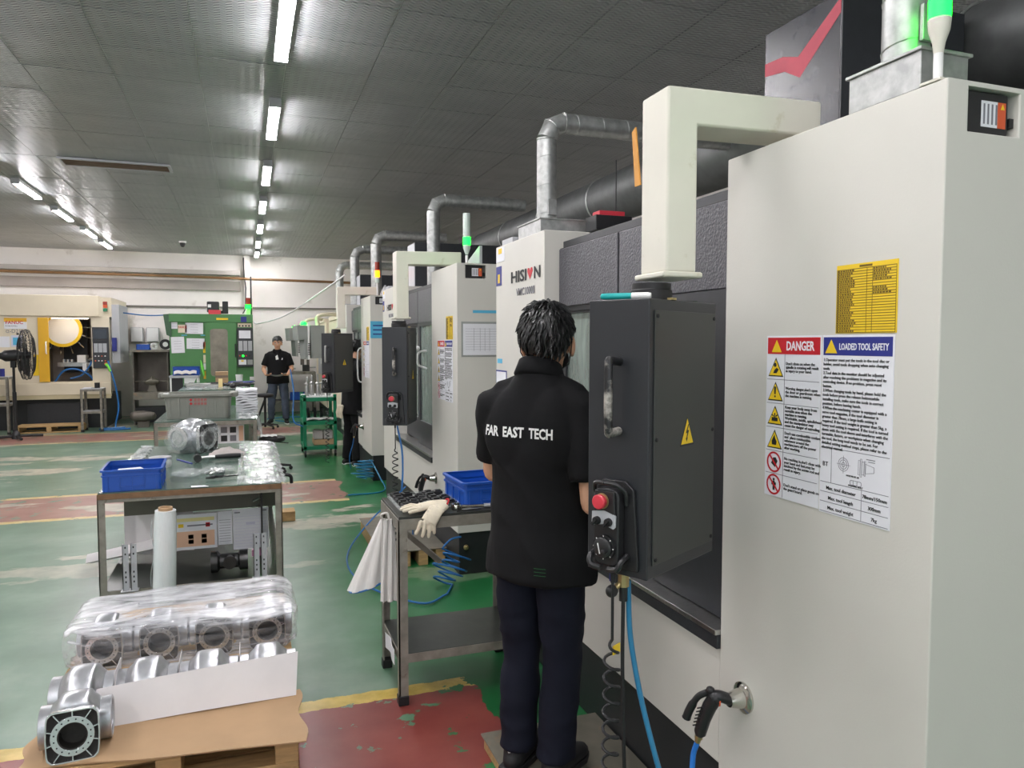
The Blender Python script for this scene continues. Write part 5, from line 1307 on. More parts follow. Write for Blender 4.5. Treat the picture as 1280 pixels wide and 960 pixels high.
def papers(nm_, x0, x1, z0, z1, y, label, prints):
    t = thing(nm_, label, 'paper', ((x0 + x1) / 2, y, (z0 + z1) / 2)); w, h = (x1 - x0) / 2, (z1 - z0) / 2
    MB().box(-w, w, -.0015, .0015, -h, h).build('sheet', 'paper', t, smooth=0)
    for (a, b, c, d, mm) in prints: MB().box(-w + 2 * w * a, -w + 2 * w * b, -.0025, -.0015, -h + 2 * h * c, -h + 2 * h * d).build('print', mm, t, smooth=0)
M['peach'] = mat('peach_print', (232, 190, 160), .6); M['yellowp'] = mat('pale_yellow_print', (236, 226, 160), .6); M['palep'] = mat('pale_lilac_print', (206, 206, 222), .6)
papers('picture_poster', -.476, -.206, .278, .512, 5.28, 'paper poster with small photographs and colour bands under the packing bench',
       [(.06, .94, .80, .90, 'yellowp'), (.06, .94, .08, .52, 'peach'), (.12, .24, .64, .74, 'yellow'), (.32, .90, .66, .70, 'inkg'), (.74, .84, .62, .74, 'red'), (.02, .06, .05, .30, 'red'), (.02, .06, .30, .50, 'yellow')] + [(.34 + .30 * (i % 2) + .0, .46 + .30 * (i % 2), .30 - .14 * (i // 2), .42 - .14 * (i // 2), 'ink') for i in range(4)])
papers('paper_sheet', -.201, -.112, .29, .515, 5.285, 'narrow pale form under the packing bench between poster and wide form', [(.1, .9, .1 + .08 * i, .11 + .08 * i, 'inkg') for i in range(9)])
papers('paper_sheet', -.105, .121, .25, .525, 5.28, 'wide pale form hanging under the packing bench next to the steel bracket', [(.05, .95, .06 + .075 * i, .068 + .075 * i, 'palep') for i in range(11)] + [(.36, .62, .60, .66, 'palep'), (.04, .2, .9, .93, 'inkg'), (.8, .95, .92, .95, 'inkg')])
rl = thing('stretch_film_roll', 'upright roll of clear stretch film standing before the packing bench', 'film roll', (-.485, 4.72, 0), rot=(R(1), R(2), 0))
MB().lathe([(.040, .12), (.062, .12), (.064, .14), (.061, .60), (.057, .672), (.040, .673)], 28).build('film_body', 'roll', rl); MB().lathe([(.030, 0), (.039, 0), (.039, .69), (.030, .69)], 22, closed=True).build('paper_core', 'card', rl)
MB().sheet(lambda u, v: (-.066 - .008 * math.sin(9 * v), -.02 + .05 * u + .01 * math.sin(14 * v), .20 + .42 * v), 4, 20, .002).build('loose_end', 'clear', rl)
def bracket(x, label):
    t = thing('slotted_bracket', label, 'bracket', (x, 4.91, .152))
    for dx in (-.022, .022):
        b = MB(); b.box(dx - .017, dx + .017, 0, .004, .004, .285); b.box(dx - .017, dx - .013, 0, .03, .004, .285)
        o = b.build('upright', 'lightgrey', t)
        for z in (.05, .08, .11, .22, .26): MB().box(dx - .004, dx + .004, -.0008, 0, z, z + .012).build('slot', 'rubber', o, smooth=0)
    MB().box(-.05, .045, -.02, .04, 0, .004).build('foot_plate', 'lightgrey', t); return t
bracket(-.685, 'slotted grey steel bracket on the packing bench shelf, near the film roll'); bracket(.060, 'slotted grey steel bracket on the packing bench shelf, before the wide form')
mo = thing('dark_casting', 'dark glossy pipe casting lying on the shelf of the packing bench', 'metal casting', (-.125, 5.12, .152))
M['darkcast'] = mat('dark_shiny_casting', (70, 70, 70), .25, .6, var=.2, vs=14)
o = MB(); o.lathe([(.04, -.115), (.07, -.115), (.07, -.075), (.048, -.06), (.048, .05), (.066, .06), (.066, .11), (.04, .11)], 24, place((0, 0, .072), (0, 1, 0), (0, 0, 1))); o.build('pipe_body', 'darkcast', mo)
MB().cyl((-.0, 0, .072), (.0, -.085, .080), .042, n=18).build('side_port', 'darkcast', mo)
mg = MB().box(.01, .07, 5.0, 5.03, .27, .31); tag(mg.build('striped_box', mat('striped_print', (176, 120, 150), .5, var=.4, vs=60, stretch=(8, .1, .1))), 'small striped box behind the bracket by the wide form', 'box')
# things on the bench top
bc = thing('blue_crate', 'blue plastic crate with white paper on the corner of the packing bench', 'crate', (-.675, 5.17, .7502), R(2))
blue_crate(bc, .325, .40, .132)
tag(MB().prism([(-.79, 5.06), (-.57, 5.06), (-.66, 5.30), (-.78, 5.27)], .842, .8432).build('paper_scrap', 'paper'), 'folded white paper lying in the blue crate on the packing bench', 'paper')
hc = dup(hs0, (-.30, 6.50, .752), None, 'aluminium housing wrapped in clear film on the packing bench', 'aluminium motor housings', rot=(0, 0, R(52))); hc.scale = (1.4, 1.4, 1.4)
MB().lathe([(.002, 0), (.068, 0), (.068, .012), (.050, .014), (.048, .006), (.034, .006), (.032, .012), (.002, .012)], 32, place((-.106, .12, .088), (0, -1, 0), (0, 0, 1))).build('end_cover', 'alum', hc)
wr = MB(); wr.sphere((-.425, 6.60, .865), (.215, .21, .158), 34, 20)
def crumple(mb, amp, f, zmin=None):
    out = []
    for v in mb.v:
        q = V(v); d = noise.noise(q * f) + .6 * noise.noise(q * f * 2.7); c = V((sum(a[i] for a in mb.v) / len(mb.v) for i in range(3))) if False else None
        out.append((q.x + amp * noise.noise(q * f + V((5, 1, 2))), q.y + amp * noise.noise(q * f + V((1, 9, 2))), max(q.z + amp * d, zmin if zmin is not None else -9)))
    mb.v = out; return mb
crumple(wr, .03, 9, .7525)
tag(wr.build('film_wrap', M['bag'], smooth=80), 'crumpled clear film around the housing on the packing bench', 'plastic film')
def wavefilm(u, v):
    y = 4.93 + 2.13 * v; sc = .010 * math.sin(v * 75); n = .008 * noise.noise(V((u * 3, v * 24, 0)))
    x = -.07 + .30 * u + (sc if u > .9 else 0)
    z = .757 + n + .008 * abs(math.sin(v * 37 + u)) - (.030 * (u - .88) / .12 if u > .88 else 0)
    return (x, y, max(z, .7525) if u <= .88 else z)
tag(MB().sheet(wavefilm, 12, 90, .002).build('plastic_sheet', M['clear'], smooth=80), 'rippled clear plastic sheet along the aisle edge of the packing bench', 'plastic film')
def leftfilm(u, v):
    y = 5.9 + 1.15 * v
    return (-.862 + .10 * u + .008 * math.sin(v * 50), y, .754 + .006 * abs(math.sin(v * 42 + 2 * u)))
tag(MB().sheet(leftfilm, 5, 50, .002).build('plastic_sheet', M['clear'], smooth=80), 'narrow rippled clear plastic strip on the far side edge of the packing bench', 'plastic film')
hm = thing('torque_wrench', 'steel and black torque wrench lying on the green mat', 'wrench', (-.36, 6.0, .752), R(8))
MB().cyl((0, -.03, .03), (0, .03, .03), .028, n=18).build('head', 'darkcast', hm); MB().cyl((.02, 0, .03), (.14, 0, .03), .012, n=12).build('shaft', 'steel', hm); MB().limb([((.13, 0, .03), .015, .015), ((.22, 0, .03), .020, .020), ((.30, 0, .03), .018, .018)], 14).build('handle', 'rubber', hm)
ak = MB().tube(smooth_path([(-.045, 6.02, .80), (-.045, 6.0, .765), (-.045, 5.9, .762), (-.046, 5.55, .762)], 5), .008, 8); tag(ak.build('allen_key', 'steel'), 'long steel allen key lying beside the torque wrench', 'allen key')
cl = MB().sheet(lambda u, v: (-.29 + .26 * u, 6.12 + .22 * v, .756 + .05 * math.sin(math.pi * u) * math.sin(math.pi * v) + .018 * noise.noise(V((u * 6, v * 5, 2))) + .012), 22, 18, .004); tag(cl.build('cleaning_rag', 'cloth', smooth=80), 'grey crumpled rag lying behind the torque wrench', 'rag')
for nm_, x, y, s, lab in (('plastic_bag', -.40, 5.42, (.10, .15, .018), 'clear plastic bag with a blue zip on the green mat'), ('plastic_bag', -.20, 5.48, (.12, .15, .02), 'clear plastic bag of small parts beside the allen key')):
    b = MB(); b.sphere((x, y, .770), s, 22, 12); crumple(b, .012, 18, .7525); tag(b.build(nm_, M['bag'], smooth=80), lab, 'plastic bag')
tag(MB().tube([(-.485, 5.84, .800), (-.375, 5.62, .800)], .007, 6).build('zip_strip', 'blue'), 'blue zip strip across the clear plastic bag on the green mat', 'strip')
pt = MB()
for i in range(9): pt.cyl((-.22 + rnd.uniform(-.06, .06), 5.46 + rnd.uniform(-.06, .06), .753), (-.22 + rnd.uniform(-.06, .06), 5.46 + rnd.uniform(-.05, .06), .775), .009, n=6)
tag(pt.build('small_fittings', 'steel'), 'handful of small metal fittings in the clear bag by the allen key', 'fittings', kind='stuff')
bt = thing('black_driver', 'short black bit driver lying near the front of the green mat', 'screwdriver', (-.26, 5.18, .756), R(12))
MB().limb([((0, 0, .01), .006, .006), ((.05, 0, .012), .013, .013), ((.10, 0, .012), .010, .010)], 10).build('handle', 'rubber', bt); MB().cyl((.10, 0, .012), (.20, 0, .011), .006, n=8).build('shank', 'darkcast', bt)
ds = thing('plastic_jar', 'squat clear jar wrapped in film beside the blue crate', 'jar', (-.60, 5.86, .7515)); MB().lathe([(.002, 0), (.075, 0), (.080, .02), (.075, .055), (.070, .06), (.002, .06)], 24).build('jar_body', M['clear'], ds); MB().lathe([(.002, .061), (.076, .061), (.076, .072), (.002, .073)], 24).build('lid', 'lightgrey', ds)
tag(MB().prism([(-.335, 4.934), (-.235, 4.934), (-.26, 4.98), (-.34, 4.985)], .7545, .756).build('paper_scrap', 'paper'), 'small white paper scrap on the front edge of the packing bench', 'paper')
lv = thing('lever_handle', 'black lever handle sticking out from the aisle side of the packing bench', 'handle', (.202, 5.55, .66))  # plain lever handle on the bench side, no clamp
MB().tube(smooth_path([(0, 0, .03), (.05, 0, .035), (.085, 0, .02), (.09, 0, -.03)], 5), .012, 8).build('lever', 'rubber', lv); MB().box(-.002, .012, -.03, .03, -.02, .06).build('mount', 'rubber', lv, bevel=.003)
wbk = MB().box(.28, .40, 7.05, 7.22, 0, .09); tag(wbk.build('wood_block', 'wood', bevel=.004), 'small wooden block on the floor beside the packing bench', 'block')
# ================================================================ benches farther down the aisle
B2 = angle_bench('packing_bench', 'second grey bench carrying the big grey tote', -1.0, .105, 9.2, 11.3, .75, 'mat_top', .12, rim=.06, shelfm='shelf_dark')
B3 = angle_bench('packing_bench', 'far cluttered bench before the green machine, cardboard box on it', -.95, .06, 11.7, 14.1, .95, 'mat_top', .2, rim=.06, shelfm='shelf_dark')
tk = thing('grey_tote', 'big grey plastic tote with red print on the second bench', 'tote', (-.545, 9.66, .752), R(-3))
A = rrect(.72, .44, .04); A0 = [(x * .93, y * .93) for x, y in A]
b = MB(); n = len(A); vs = [(x, y, 0) for x, y in A0] + [(x, y, .29) for x, y in A] + [(x * .985, y * .985, .29) for x, y in A] + [(x * .98, y * .98, .008) for x, y in A0]
fs = [(r * n + i, r * n + (i + 1) % n, (r + 1) * n + (i + 1) % n, (r + 1) * n + i) for r in range(3) for i in range(n)] + [tuple(range(n))[::-1], tuple(range(3 * n, 4 * n))]
b.add(vs, fs); b.build('tote_body', 'tote', tk)
A2 = rrect(.78, .50, .05); MB().loops(A2, [(x * .97, y * .97) for x, y in A], .262, .295).build('rim', 'tote', tk, bevel=.004)
for sx in (-1, 1): MB().box(sx * .36, sx * .44, -.10, .10, .24, .30).build('end_grip', 'tote', tk, bevel=.01)
for i in range(-3, 4):
    if i: MB().box(i * .10 - .012, i * .10 + .012, -.222, -.200, .03, .255).build('rib', 'tote', tk, bevel=.003)
T = place((0, -.2215, 0), (1, 0, 0), (0, 0, 1))
MB().box(-.10, .12, .155, .255, -.006, .001, T).build('label_panel', 'tote', tk)
g = MB()
for z in (.222, .178):
    g.prism([(-.085, z), (-.066, z - .019), (-.047, z), (-.066, z + .019)], .001, .003, T)
    for i in range(4):
        x = -.030 + .036 * i; g.box(x, x + .026, z + .010, z + .014, .001, .003, T); g.box(x, x + .026, z - .003, z + .001, .001, .003, T); g.box(x + .003, x + .007, z - .016, z + .014, .001, .003, T); g.box(x + .018, x + .022, z - .016, z + .014, .001, .003, T); g.box(x, x + .026, z - .016, z - .012, .001, .003, T)
g.build('red_print', 'red', tk, smooth=0)
MB().box(-.36, -.30, -.24, -.20, .28, .31).build('white_tag', 'white', tk, bevel=.004)
for i in range(9):
    q = MB().sheet(lambda u, v, i=i: (-.135 + .26 * u + rnd.uniform(-.006, .006), 10.15 + .52 * v, .757 + .033 * i + .006 * math.sin(8 * u + i) + .010 * noise.noise(V((u * 4, v * 4, i)))), 8, 8, .026)
    if i == 0: first_bag = q.build('folded_bag', 'paper', smooth=80)
    else: first_bag = q.build('folded_bag', 'paper', smooth=80)
    first_bag.rotation_euler = (0, 0, 0); tag(first_bag, f'folded white bag in the stack beside the grey tote, {["lowest", "second", "third", "fourth", "fifth", "sixth", "seventh", "eighth", "topmost"][i]}' + ('' if i in (0, 8) else ' from below'), 'bag', 'folded white bags')
tag(MB().tube(smooth_path([(.11, 10.0, .74), (.15, 10.05, .5), (.13, 10.1, .2), (.2, 10.1, .05)], 5), [.03] * 16, 8).build('hanging_film', M['clear']), 'clear film hanging down the aisle end of the second bench', 'plastic film')
tag(MB().sheet(lambda u, v: (-.10 + .21 * u, 9.22 + .8 * v, .757 + .006 * math.sin(30 * v)), 6, 30, .002).build('plastic_sheet', M['clear']), 'rippled clear plastic sheet beside the grey tote', 'plastic film')
ps2 = thing('photo_board', 'long board of small photographs under the second bench', 'poster', (-.30, 9.35, .58))
MB().box(-.24, .26, -.004, 0, -.13, .11).build('board', 'paper', ps2, smooth=0)
for i in range(4):
    for j in range(2): MB().box(-.20 + .10 * i, -.13 + .10 * i, -.006, -.004, -.10 + .10 * j, -.03 + .10 * j).build('photograph', 'inkg' if (i + j) % 2 else 'ink', ps2, smooth=0)
MB().box(.20, .25, -.006, -.004, -.10, .08).build('orange_band', 'peach', ps2, smooth=0)
tag(MB().box(-.72, -.60, 9.4, 9.42, .14, .68).build('grey_panel', 'lightgrey'), 'grey upright panel under the second bench below the tote', 'panel')  # plain grey panel standing upright, not leaning
# clutter on the far bench
cx = thing('cardboard_box', 'small brown cardboard box on the far cluttered bench', 'box', (-.40, 13.6, .95)); MB().box(-.10, .10, -.09, .09, 0, .20).build('box_body', 'card', cx, bevel=.003); MB().box(-.10, .10, -.094, -.09, .10, .14).build('tape', 'brownv', cx)
tag(MB().lathe([(.002, 0), (.05, 0), (.06, .15), (.054, .15), (.045, .01), (.002, .01)], 18).build('paper_cup', 'white', loc=(-.12, 13.5, .951)), 'white paper cup beside the cardboard box on the far bench', 'cup')
tag(MB().box(-.03, .03, -.02, .02, 0, .14).build('cream_bottle', mat('cream_plastic', (236, 214, 150), .4), loc=(-.38, 12.2, .951), bevel=.006), 'cream coloured square bottle on the far bench above the tote', 'bottle')
for i, (x, y, L, a, lab) in enumerate(((-.70, 12.9, .5, 5, 'long steel bar lying across the far bench, nearest the white stand'), (-.66, 12.4, .44, -3, 'grey steel bar lying across the far bench behind the tote'), (-.28, 12.9, .34, 8, 'dark steel tool lying before the cardboard box'), (-.15, 12.6, .30, -8, 'dark steel tool lying behind the cream bottle'))):
    s = thing('steel_bar', lab, 'tool', (x, y, .953), R(a), 'steel tools on the far bench'); MB().cyl((-L / 2, 0, .02), (L / 2, 0, .02), .022, n=10).build('bar', 'steel' if i < 2 else 'darkcast', s); MB().cyl((L / 2 - .10, 0, .02), (L / 2 + .05, 0, .02), .034, n=12).build('collar', 'rubber' if i != 1 else 'steel', s)
tag(MB().sheet(lambda u, v: (-.85 + .85 * u, 11.74 + .6 * v, .958 + .02 * abs(noise.noise(V((u * 9, v * 6, 1))))), 30, 12, .002).build('plastic_sheet', M['clear'], smooth=80), 'crumpled clear plastic over the front of the far bench', 'plastic film')
tag(MB().sphere((-.20, 12.0, .99), (.05, .05, .04)).build('black_knob', 'rubber'), 'round black knob on the far bench above the white bags', 'knob')  # round black knob lying on the bench
for i in range(3): tag(MB().box(-.19, .19, -.13, .13, 0, .016).build('tool_case', 'rubber' if i == 0 else ('lightgrey' if i == 1 else 'blue'), loc=(-.08, 13.1, .951 + .018 * i), rot=(0, 0, R(6 - 9 * i)), bevel=.003), ['black flat case lowest in the pile on the far bench', 'grey flat case in the middle of the pile on the far bench', 'blue flat case on top of the pile on the far bench'][i], 'case', 'flat cases')
# white stand with a blue crate
ws = thing('white_stand', 'white tube frame stand before the green machine', 'stand', (-1.03, 14.3, 0))
for sx in (-1, 1):
    for sy in (-1, 1): MB().box(sx * .23, sx * .20, sy * .2, sy * .17, 0, 1.03).build('leg', 'white', ws)
MB().box(-.24, .24, -.21, .21, 1.03, 1.07).build('stand_top', 'lightgrey', ws, bevel=.003); MB().box(-.22, -.02, -.195, -.19, .55, 1.03).build('dark_panel', 'darkin', ws); MB().prism([(-.0, 1.03), (.20, 1.03), (.0, .60)], .19, .195, Matrix(((1, 0, 0, 0), (0, 0, -1, 0), (0, 1, 0, 0), (0, 0, 0, 1)))).build('white_gusset', 'white', ws)
bc2 = thing('blue_crate', 'blue crate of white cloths on the white stand before the green machine', 'crate', (-1.0, 14.3, 1.072)); blue_crate(bc2, .42, .30, .15)
wc_ = MB().sheet(lambda u, v: (-1.19 + .36 * u, 14.10 + .06 * v, 1.09 + .05 * math.sin(math.pi * v) + .02 * abs(math.sin(9 * u))), 20, 6, .01); tag(wc_.build('white_cloth', 'bagw', smooth=80), 'white cloths bunched before the blue crate on the white stand', 'cloth')
# stools
def stool(x, y, h, label, top='rubber'):
    t = thing('swivel_stool', label, 'stool', (x, y, 0), 0, 'black swivel stools')
    MB().lathe([(.002, h - .05), (.15, h - .05), (.165, h - .03), (.16, h), (.12, h + .012), (.002, h + .014)], 24).build('seat', top, t); MB().cyl((0, 0, .07), (0, 0, h - .05), .022).build('post', 'rubber', t)
    for i in range(5):
        a = 2 * math.pi * i / 5 + .3; l = MB().tube([(0, 0, .09), (.24 * math.cos(a), .24 * math.sin(a), .055)], [.022, .014], 8).build('leg', 'rubber', t); MB().sphere((.24 * math.cos(a), .24 * math.sin(a), .025), .025, 10, 8).build('caster', 'rubber', l)
    MB().tube([(.02, 0, h - .06), (.20, -.03, h - .08)], .007, 6).build('lever', 'rubber', t)
    return t
s_ = stool(.29, 9.9, .44, 'black swivel stool by the second bench, white film on its seat'); MB().sheet(lambda u, v: (-.14 + .20 * u, -.12 + .22 * v, .458 + .012 * abs(math.sin(9 * u + 4 * v))), 10, 8, .002).build('plastic_cover', 'white', s_, smooth=80)
stool(.32, 14.9, .66, 'black swivel stool beside the worker holding the sheet')
# green trolley
gc = thing('tool_trolley', 'green steel three tier trolley with white top mat', 'trolley', (.985, 11.25, 0))
for sx in (-1, 1):
    for sy in (-1, 1):
        l = MB().box(sx * .235, sx * .19, sy * .33, sy * .29, .10, .90).build('leg', 'green_c', gc, bevel=.003); MB().cyl((sx * .21 - .012, sy * .31, .05), (sx * .21 + .012, sy * .31, .05), .05, n=16).build('caster', 'rubber', l)
for z in (.86, .52, .16): MB().box(-.235, .235, -.33, .33, z - .055, z).build('tray', 'green_c', gc, bevel=.004)
MB().box(-.225, .225, -.32, .32, .861, .875).build('white_mat', 'white', gc); MB().tube(smooth_path([(-.235, -.33, .87), (-.27, -.36, .88), (-.235, -.36, .90)], 4), .01, 6).build('push_handle', 'green_c', gc)
tag(MB().sheet(lambda u, v: (.80 + .40 * u, 10.96 + .25 * v, .529 + .02 * abs(math.sin(7 * u + 3 * v))), 14, 8, .006).build('white_rag', 'bagw', smooth=80), 'white rag on the middle tier of the green trolley', 'rag')
tag(MB().box(.90, 1.18, 11.0, 11.3, .165, .24).build('brown_box', 'card', bevel=.004), 'flat brown box on the lowest tier of the green trolley', 'box')
for i in range(2): tag(MB().box(.90 + .14 * i, 1.03 + .14 * i, 11.0, 11.25, .242, .37).build('paper_sack', 'cloth', bevel=.02, seg=3), ['pale sack on the flat brown box in the green trolley, by the aisle', 'pale sack on the flat brown box in the green trolley, by the machine'][i], 'sack', 'pale sacks')
for i in range(5):
    tl = thing('tool_holder', ['steel tool holder on the green trolley, nearest the aisle', 'steel tool holder on the green trolley, second from the aisle', 'steel tool holder on the green trolley, third from the aisle', 'steel tool holder on the green trolley, fourth from the aisle', 'steel tool holder on the green trolley, nearest the machine'][i], 'tool', (.82 + .075 * i, 11.05 + .1 * (i % 2), .876), 0, 'steel tool holders')
    MB().lathe([(.002, 0), (.03, 0), (.035, .05), (.022, .16), (.034, .165), (.034, .19), (.015, .20), (.012, .27 + .02 * (i % 3)), (.002, .28 + .02 * (i % 3))], 14).build('body', 'steel', tl)
for i in range(3):
    tag(MB().tube([(.86 + .09 * i, 11.35, .53), (.84 + .1 * i, 11.3, .68)], .022, 8).build('grease_gun', 'rubber'), ['dark tool leaning inside the green trolley, nearest the aisle', 'dark tool leaning in the middle of the green trolley', 'dark tool leaning inside the green trolley, nearest the machine'][i], 'tool', 'dark tools in the trolley')
tag(MB().tube(smooth_path([(.62, 11.6, 1.25), (.66, 11.55, .9), (.64, 11.4, .5), (.76, 11.2, .42)], 6), .010, 6).build('air_hose', 'bluehose'), 'thin blue hose looping beside the green trolley', 'hose')
M['worklamp'] = emis('work_lamp', (255, 240, 222), 7)
# ================================================================ far end: cream machine with the open door
w = thing('cream_machining_center', 'cream machining center with yellow sliding door and open work space', 'machine', (0, 16, 0))
X0, X1 = -5.2, -2.46; OX0, OX1, OZ0, OZ1 = -3.63, -2.77, .91, 2.11
T = place((0, 0, 0), (1, 0, 0), (0, 0, 1))
MB().frame(X0, X1, .62, 2.14, OX0, OX1, OZ0, OZ1, -.06, 0, T).build('front_panel', 'cream', w)
MB().box(X0, -2.62, -.04, 2.2, 2.14, 2.535).build('top_hood', 'cream', w, bevel=.01)
MB().prism([(-2.62, -.04), (-2.43, .10), (-2.43, 2.0), (-2.62, 2.2)], 2.14, 2.51).build('hood_end', 'cream', w)
MB().box(X0, X1, -.03, .1, .66, .88).build('lower_panel', 'cream', w, bevel=.006)
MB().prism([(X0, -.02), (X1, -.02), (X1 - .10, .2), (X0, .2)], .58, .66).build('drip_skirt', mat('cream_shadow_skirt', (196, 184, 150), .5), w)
MB().box(X0, X1 - .12, .20, 2.0, 0, .60).build('machine_base', 'base', w); MB().box(-3.9, -2.9, .15, .21, .05, .50).build('chip_tank', 'black_sheet', w, bevel=.006)
bk = MB(); bk.box(OX0 - .05, OX1 + .05, 1.2, 1.25, .85, 2.2); bk.box(OX0 - .08, OX0 - .05, .05, 1.25, .85, 2.2); bk.box(OX1 + .05, OX1 + .08, .05, 1.25, .85, 2.2); bk.box(OX0 - .05, OX1 + .05, .05, 1.25, .80, .86); bk.box(OX0 - .05, OX1 + .05, .05, 1.25, 2.16, 2.2)
bk.build('work_space', 'workin', w); MB().box(-3.45, -2.85, .14, .20, 2.10, 2.13).build('work_lamp', M['worklamp'], w)
MB().box(-3.42, -3.0, .9, 1.15, 1.05, 2.10).build('spindle_column', 'darkin', w)
yd = MB().box(-3.64, -3.47, -.04, -.004, .91, 2.11).build('sliding_door', 'yel_m', w, bevel=.004); MB().tube(smooth_path([(-3.51, -.04, 1.66), (-3.51, -.075, 1.64), (-3.51, -.075, 1.46), (-3.51, -.04, 1.44)], 4), .012, 8).build('door_handle', 'white', yd)
MB().box(-3.74, -3.65, -.012, -.001, 1.03, 1.42).build('yellow_label', 'yellow', w)
dc = MB().lathe([(.002, -.02), (.34, -.02), (.34, .02), (.002, .025)], 40, place((-3.35, .55, 1.90), (1, 0, 0), (0, 0, 1))).build('tool_disc', 'white', w)
MB().loops([(.34 * math.cos(a), .34 * math.sin(a)) for a in [2 * math.pi * i / 40 for i in range(40)]], [(.28 * math.cos(a), .28 * math.sin(a)) for a in [2 * math.pi * i / 40 for i in range(40)]], .026, .030, place((-3.35, .55, 1.90), (1, 0, 0), (0, 0, 1))).build('yellow_ring', 'yellow', dc)
for i in range(14):
    a = 2 * math.pi * i / 14 + .1; c = V((-3.35, .58, 1.90)); d = V((math.cos(a), 0, math.sin(a)))
    MB().cyl(c + d * .33, c + d * .41, .03, .022, n=8).build('tool_holder', 'darkcast', dc); MB().cyl(c + d * .41, c + d * .49, .011, n=6).build('tool_tip', 'chrome', dc)
MB().box(-3.45, -2.85, .5, .9, 1.18, 1.26).build('work_table', 'steel', w); MB().box(-3.1, -2.95, .42, .7, 1.26, 1.40).build('clamp_block', 'white', w); MB().box(-3.0, -2.93, .36, .6, 1.08, 1.24).build('clamp_block', 'white', w); MB().cyl((-2.93, .5, 1.30), (-2.82, .5, 1.30), .05).build('motor_end', 'darkcast', w)
for i in range(3): MB().cyl((-3.36 + .07 * i, .6, 1.26), (-3.36 + .07 * i, .6, 1.32), .03, n=10).build('workpiece', 'alum', w)
MB().tube(smooth_path([(-3.45, .25, .90), (-3.3, .22, 1.10), (-3.1, .2, 1.14), (-2.9, .22, 1.05), (-2.8, .25, .92)], 6), .018, 8).build('coolant_hose', 'bluehose', w); MB().tube(smooth_path([(-3.2, .3, .95), (-3.0, .28, 1.02), (-2.86, .28, 1.2), (-2.84, .3, 1.28)], 6), .016, 8).build('coolant_hose', 'bluehose', w)
op = MB().box(-2.745, -2.47, -.07, .01, 1.16, 1.94).build('operator_panel', 'black_sheet', w, bevel=.008)
MB().box(-2.72, -2.50, -.075, -.07, 1.72, 1.90).build('screen', 'screen', op); MB().box(-2.735, -2.48, -.074, -.07, 1.655, 1.665).build('seam', 'rubber', op)
for i in range(3): MB().box(-2.72 + .075 * i, -2.655 + .075 * i, -.076, -.07, 1.46, 1.63).build('key_pad', 'lightgrey', op)
for i in range(8): MB().cyl((-2.70 + .055 * (i % 4), -.07, 1.30 + .09 * (i // 4)), (-2.70 + .055 * (i % 4), -.085, 1.30 + .09 * (i // 4)), .012, n=8).build('push_button', 'white' if i % 3 else 'orange', op)
MB().cyl((-2.52, -.07, 1.24), (-2.52, -.11, 1.24), .03, n=12).build('stop_button', 'orange', op)
for z, m in ((2.37, 'lens_red'), (2.31, 'orange'), (2.24, 'lens_green')): MB().box(-2.56, -2.49, -.02, .06, z, z + .06, Matrix.Translation((0, .02, 0))).build('signal_lens', m, w, bevel=.004)
sg = MB().box(-4.18, -3.82, -.006, 0, 1.96, 2.10).build('sign_plate', 'yel_m', w); MB().box(-4.18, -3.82, -.0065, -.006, 1.96, 2.03).build('sign_white', 'paper', sg)
MB().box(-4.18, -3.82, -.0065, -.006, 1.90, 1.96).build('sign_white', 'paper', sg)
text('FANUC', .085, place((-4.16, -.008, 1.99), (1, 0, 0), (0, 0, 1)), 'red', sg, bold=.02); text('ROBODRILL', .036, place((-4.16, -.008, 1.94), (1, 0, 0), (0, 0, 1)), 'ink', sg)
text('\u03b1-D21LiB', .10, place((-4.16, -.004, 1.825), (1, 0, 0), (0, 0, 1)), 'inkg', w, width=.36)
for x0, x1, z0, z1, nm_ in ((-4.27, -4.10, 1.56, 1.76, 'paper_form'), (-4.08, -3.90, 1.57, 1.78, 'paper_form')):
    MB().box(x0, x1, -.004, 0, z0, z1).build(nm_, 'paper' if x0 < -4.1 else 'palep', w)
MB().box(-4.05, -3.93, -.0055, -.004, 1.60, 1.74).build('blue_print', 'cyan', w); MB().box(-3.99, -3.95, -.01, 0, 1.79, 1.82).build('clip', 'rubber', w)
MB().box(-2.44, -2.30, .1, 1.2, 1.25, 2.38).build('electric_cabinet', 'lightgrey', w, bevel=.006); MB().box(-2.43, -2.35, .02, .09, 1.48, 1.74).build('blue_meter', 'blue', w, bevel=.005)
tag(MB().tube(smooth_path([(-2.48, 15.88, 1.30), (-2.43, 15.84, 1.1), (-2.36, 15.84, .8), (-2.32, 15.85, .4), (-2.36, 15.75, .02), (-2.1, 15.6, .02), (-2.5, 15.5, .02), (-2.6, 15.7, .02), (-2.2, 15.75, .03)], 7), .016, 8).build('air_hose', 'bluehose'), 'blue hose falling to the floor beside the cream machine', 'hose')
tag(MB().tube(smooth_path([(-2.52, 15.87, 1.24), (-2.47, 15.85, 1.18), (-2.44, 15.84, 1.1)], 4), .025, 8).build('green_grip_gun', mat('lime_plastic', (120, 220, 70), .4)), 'lime green air gun hanging on the cream machine panel', 'air gun')
pallet(-3.95, -2.86, 15.45, 15.95, .135, 'low wooden pallet on the floor before the cream machine')
ft_ = angle_bench('small_steel_table', 'small two tier steel table before the cream machine', -2.88, -2.52, 15.40, 15.80, .80, 'lightgrey', .38, rim=.05, shelfm='lightgrey', cat='table')
tag(MB().cyl((-2.63, 15.6, .801), (-2.63, 15.6, .90), .045).build('black_cup', 'rubber'), 'black cup on the small steel table before the cream machine', 'cup')
tag(MB().box(-2.85, -2.72, 15.5, 15.7, .801, .812).build('white_sheet', 'paper'), 'white sheet on the small steel table before the cream machine', 'paper')
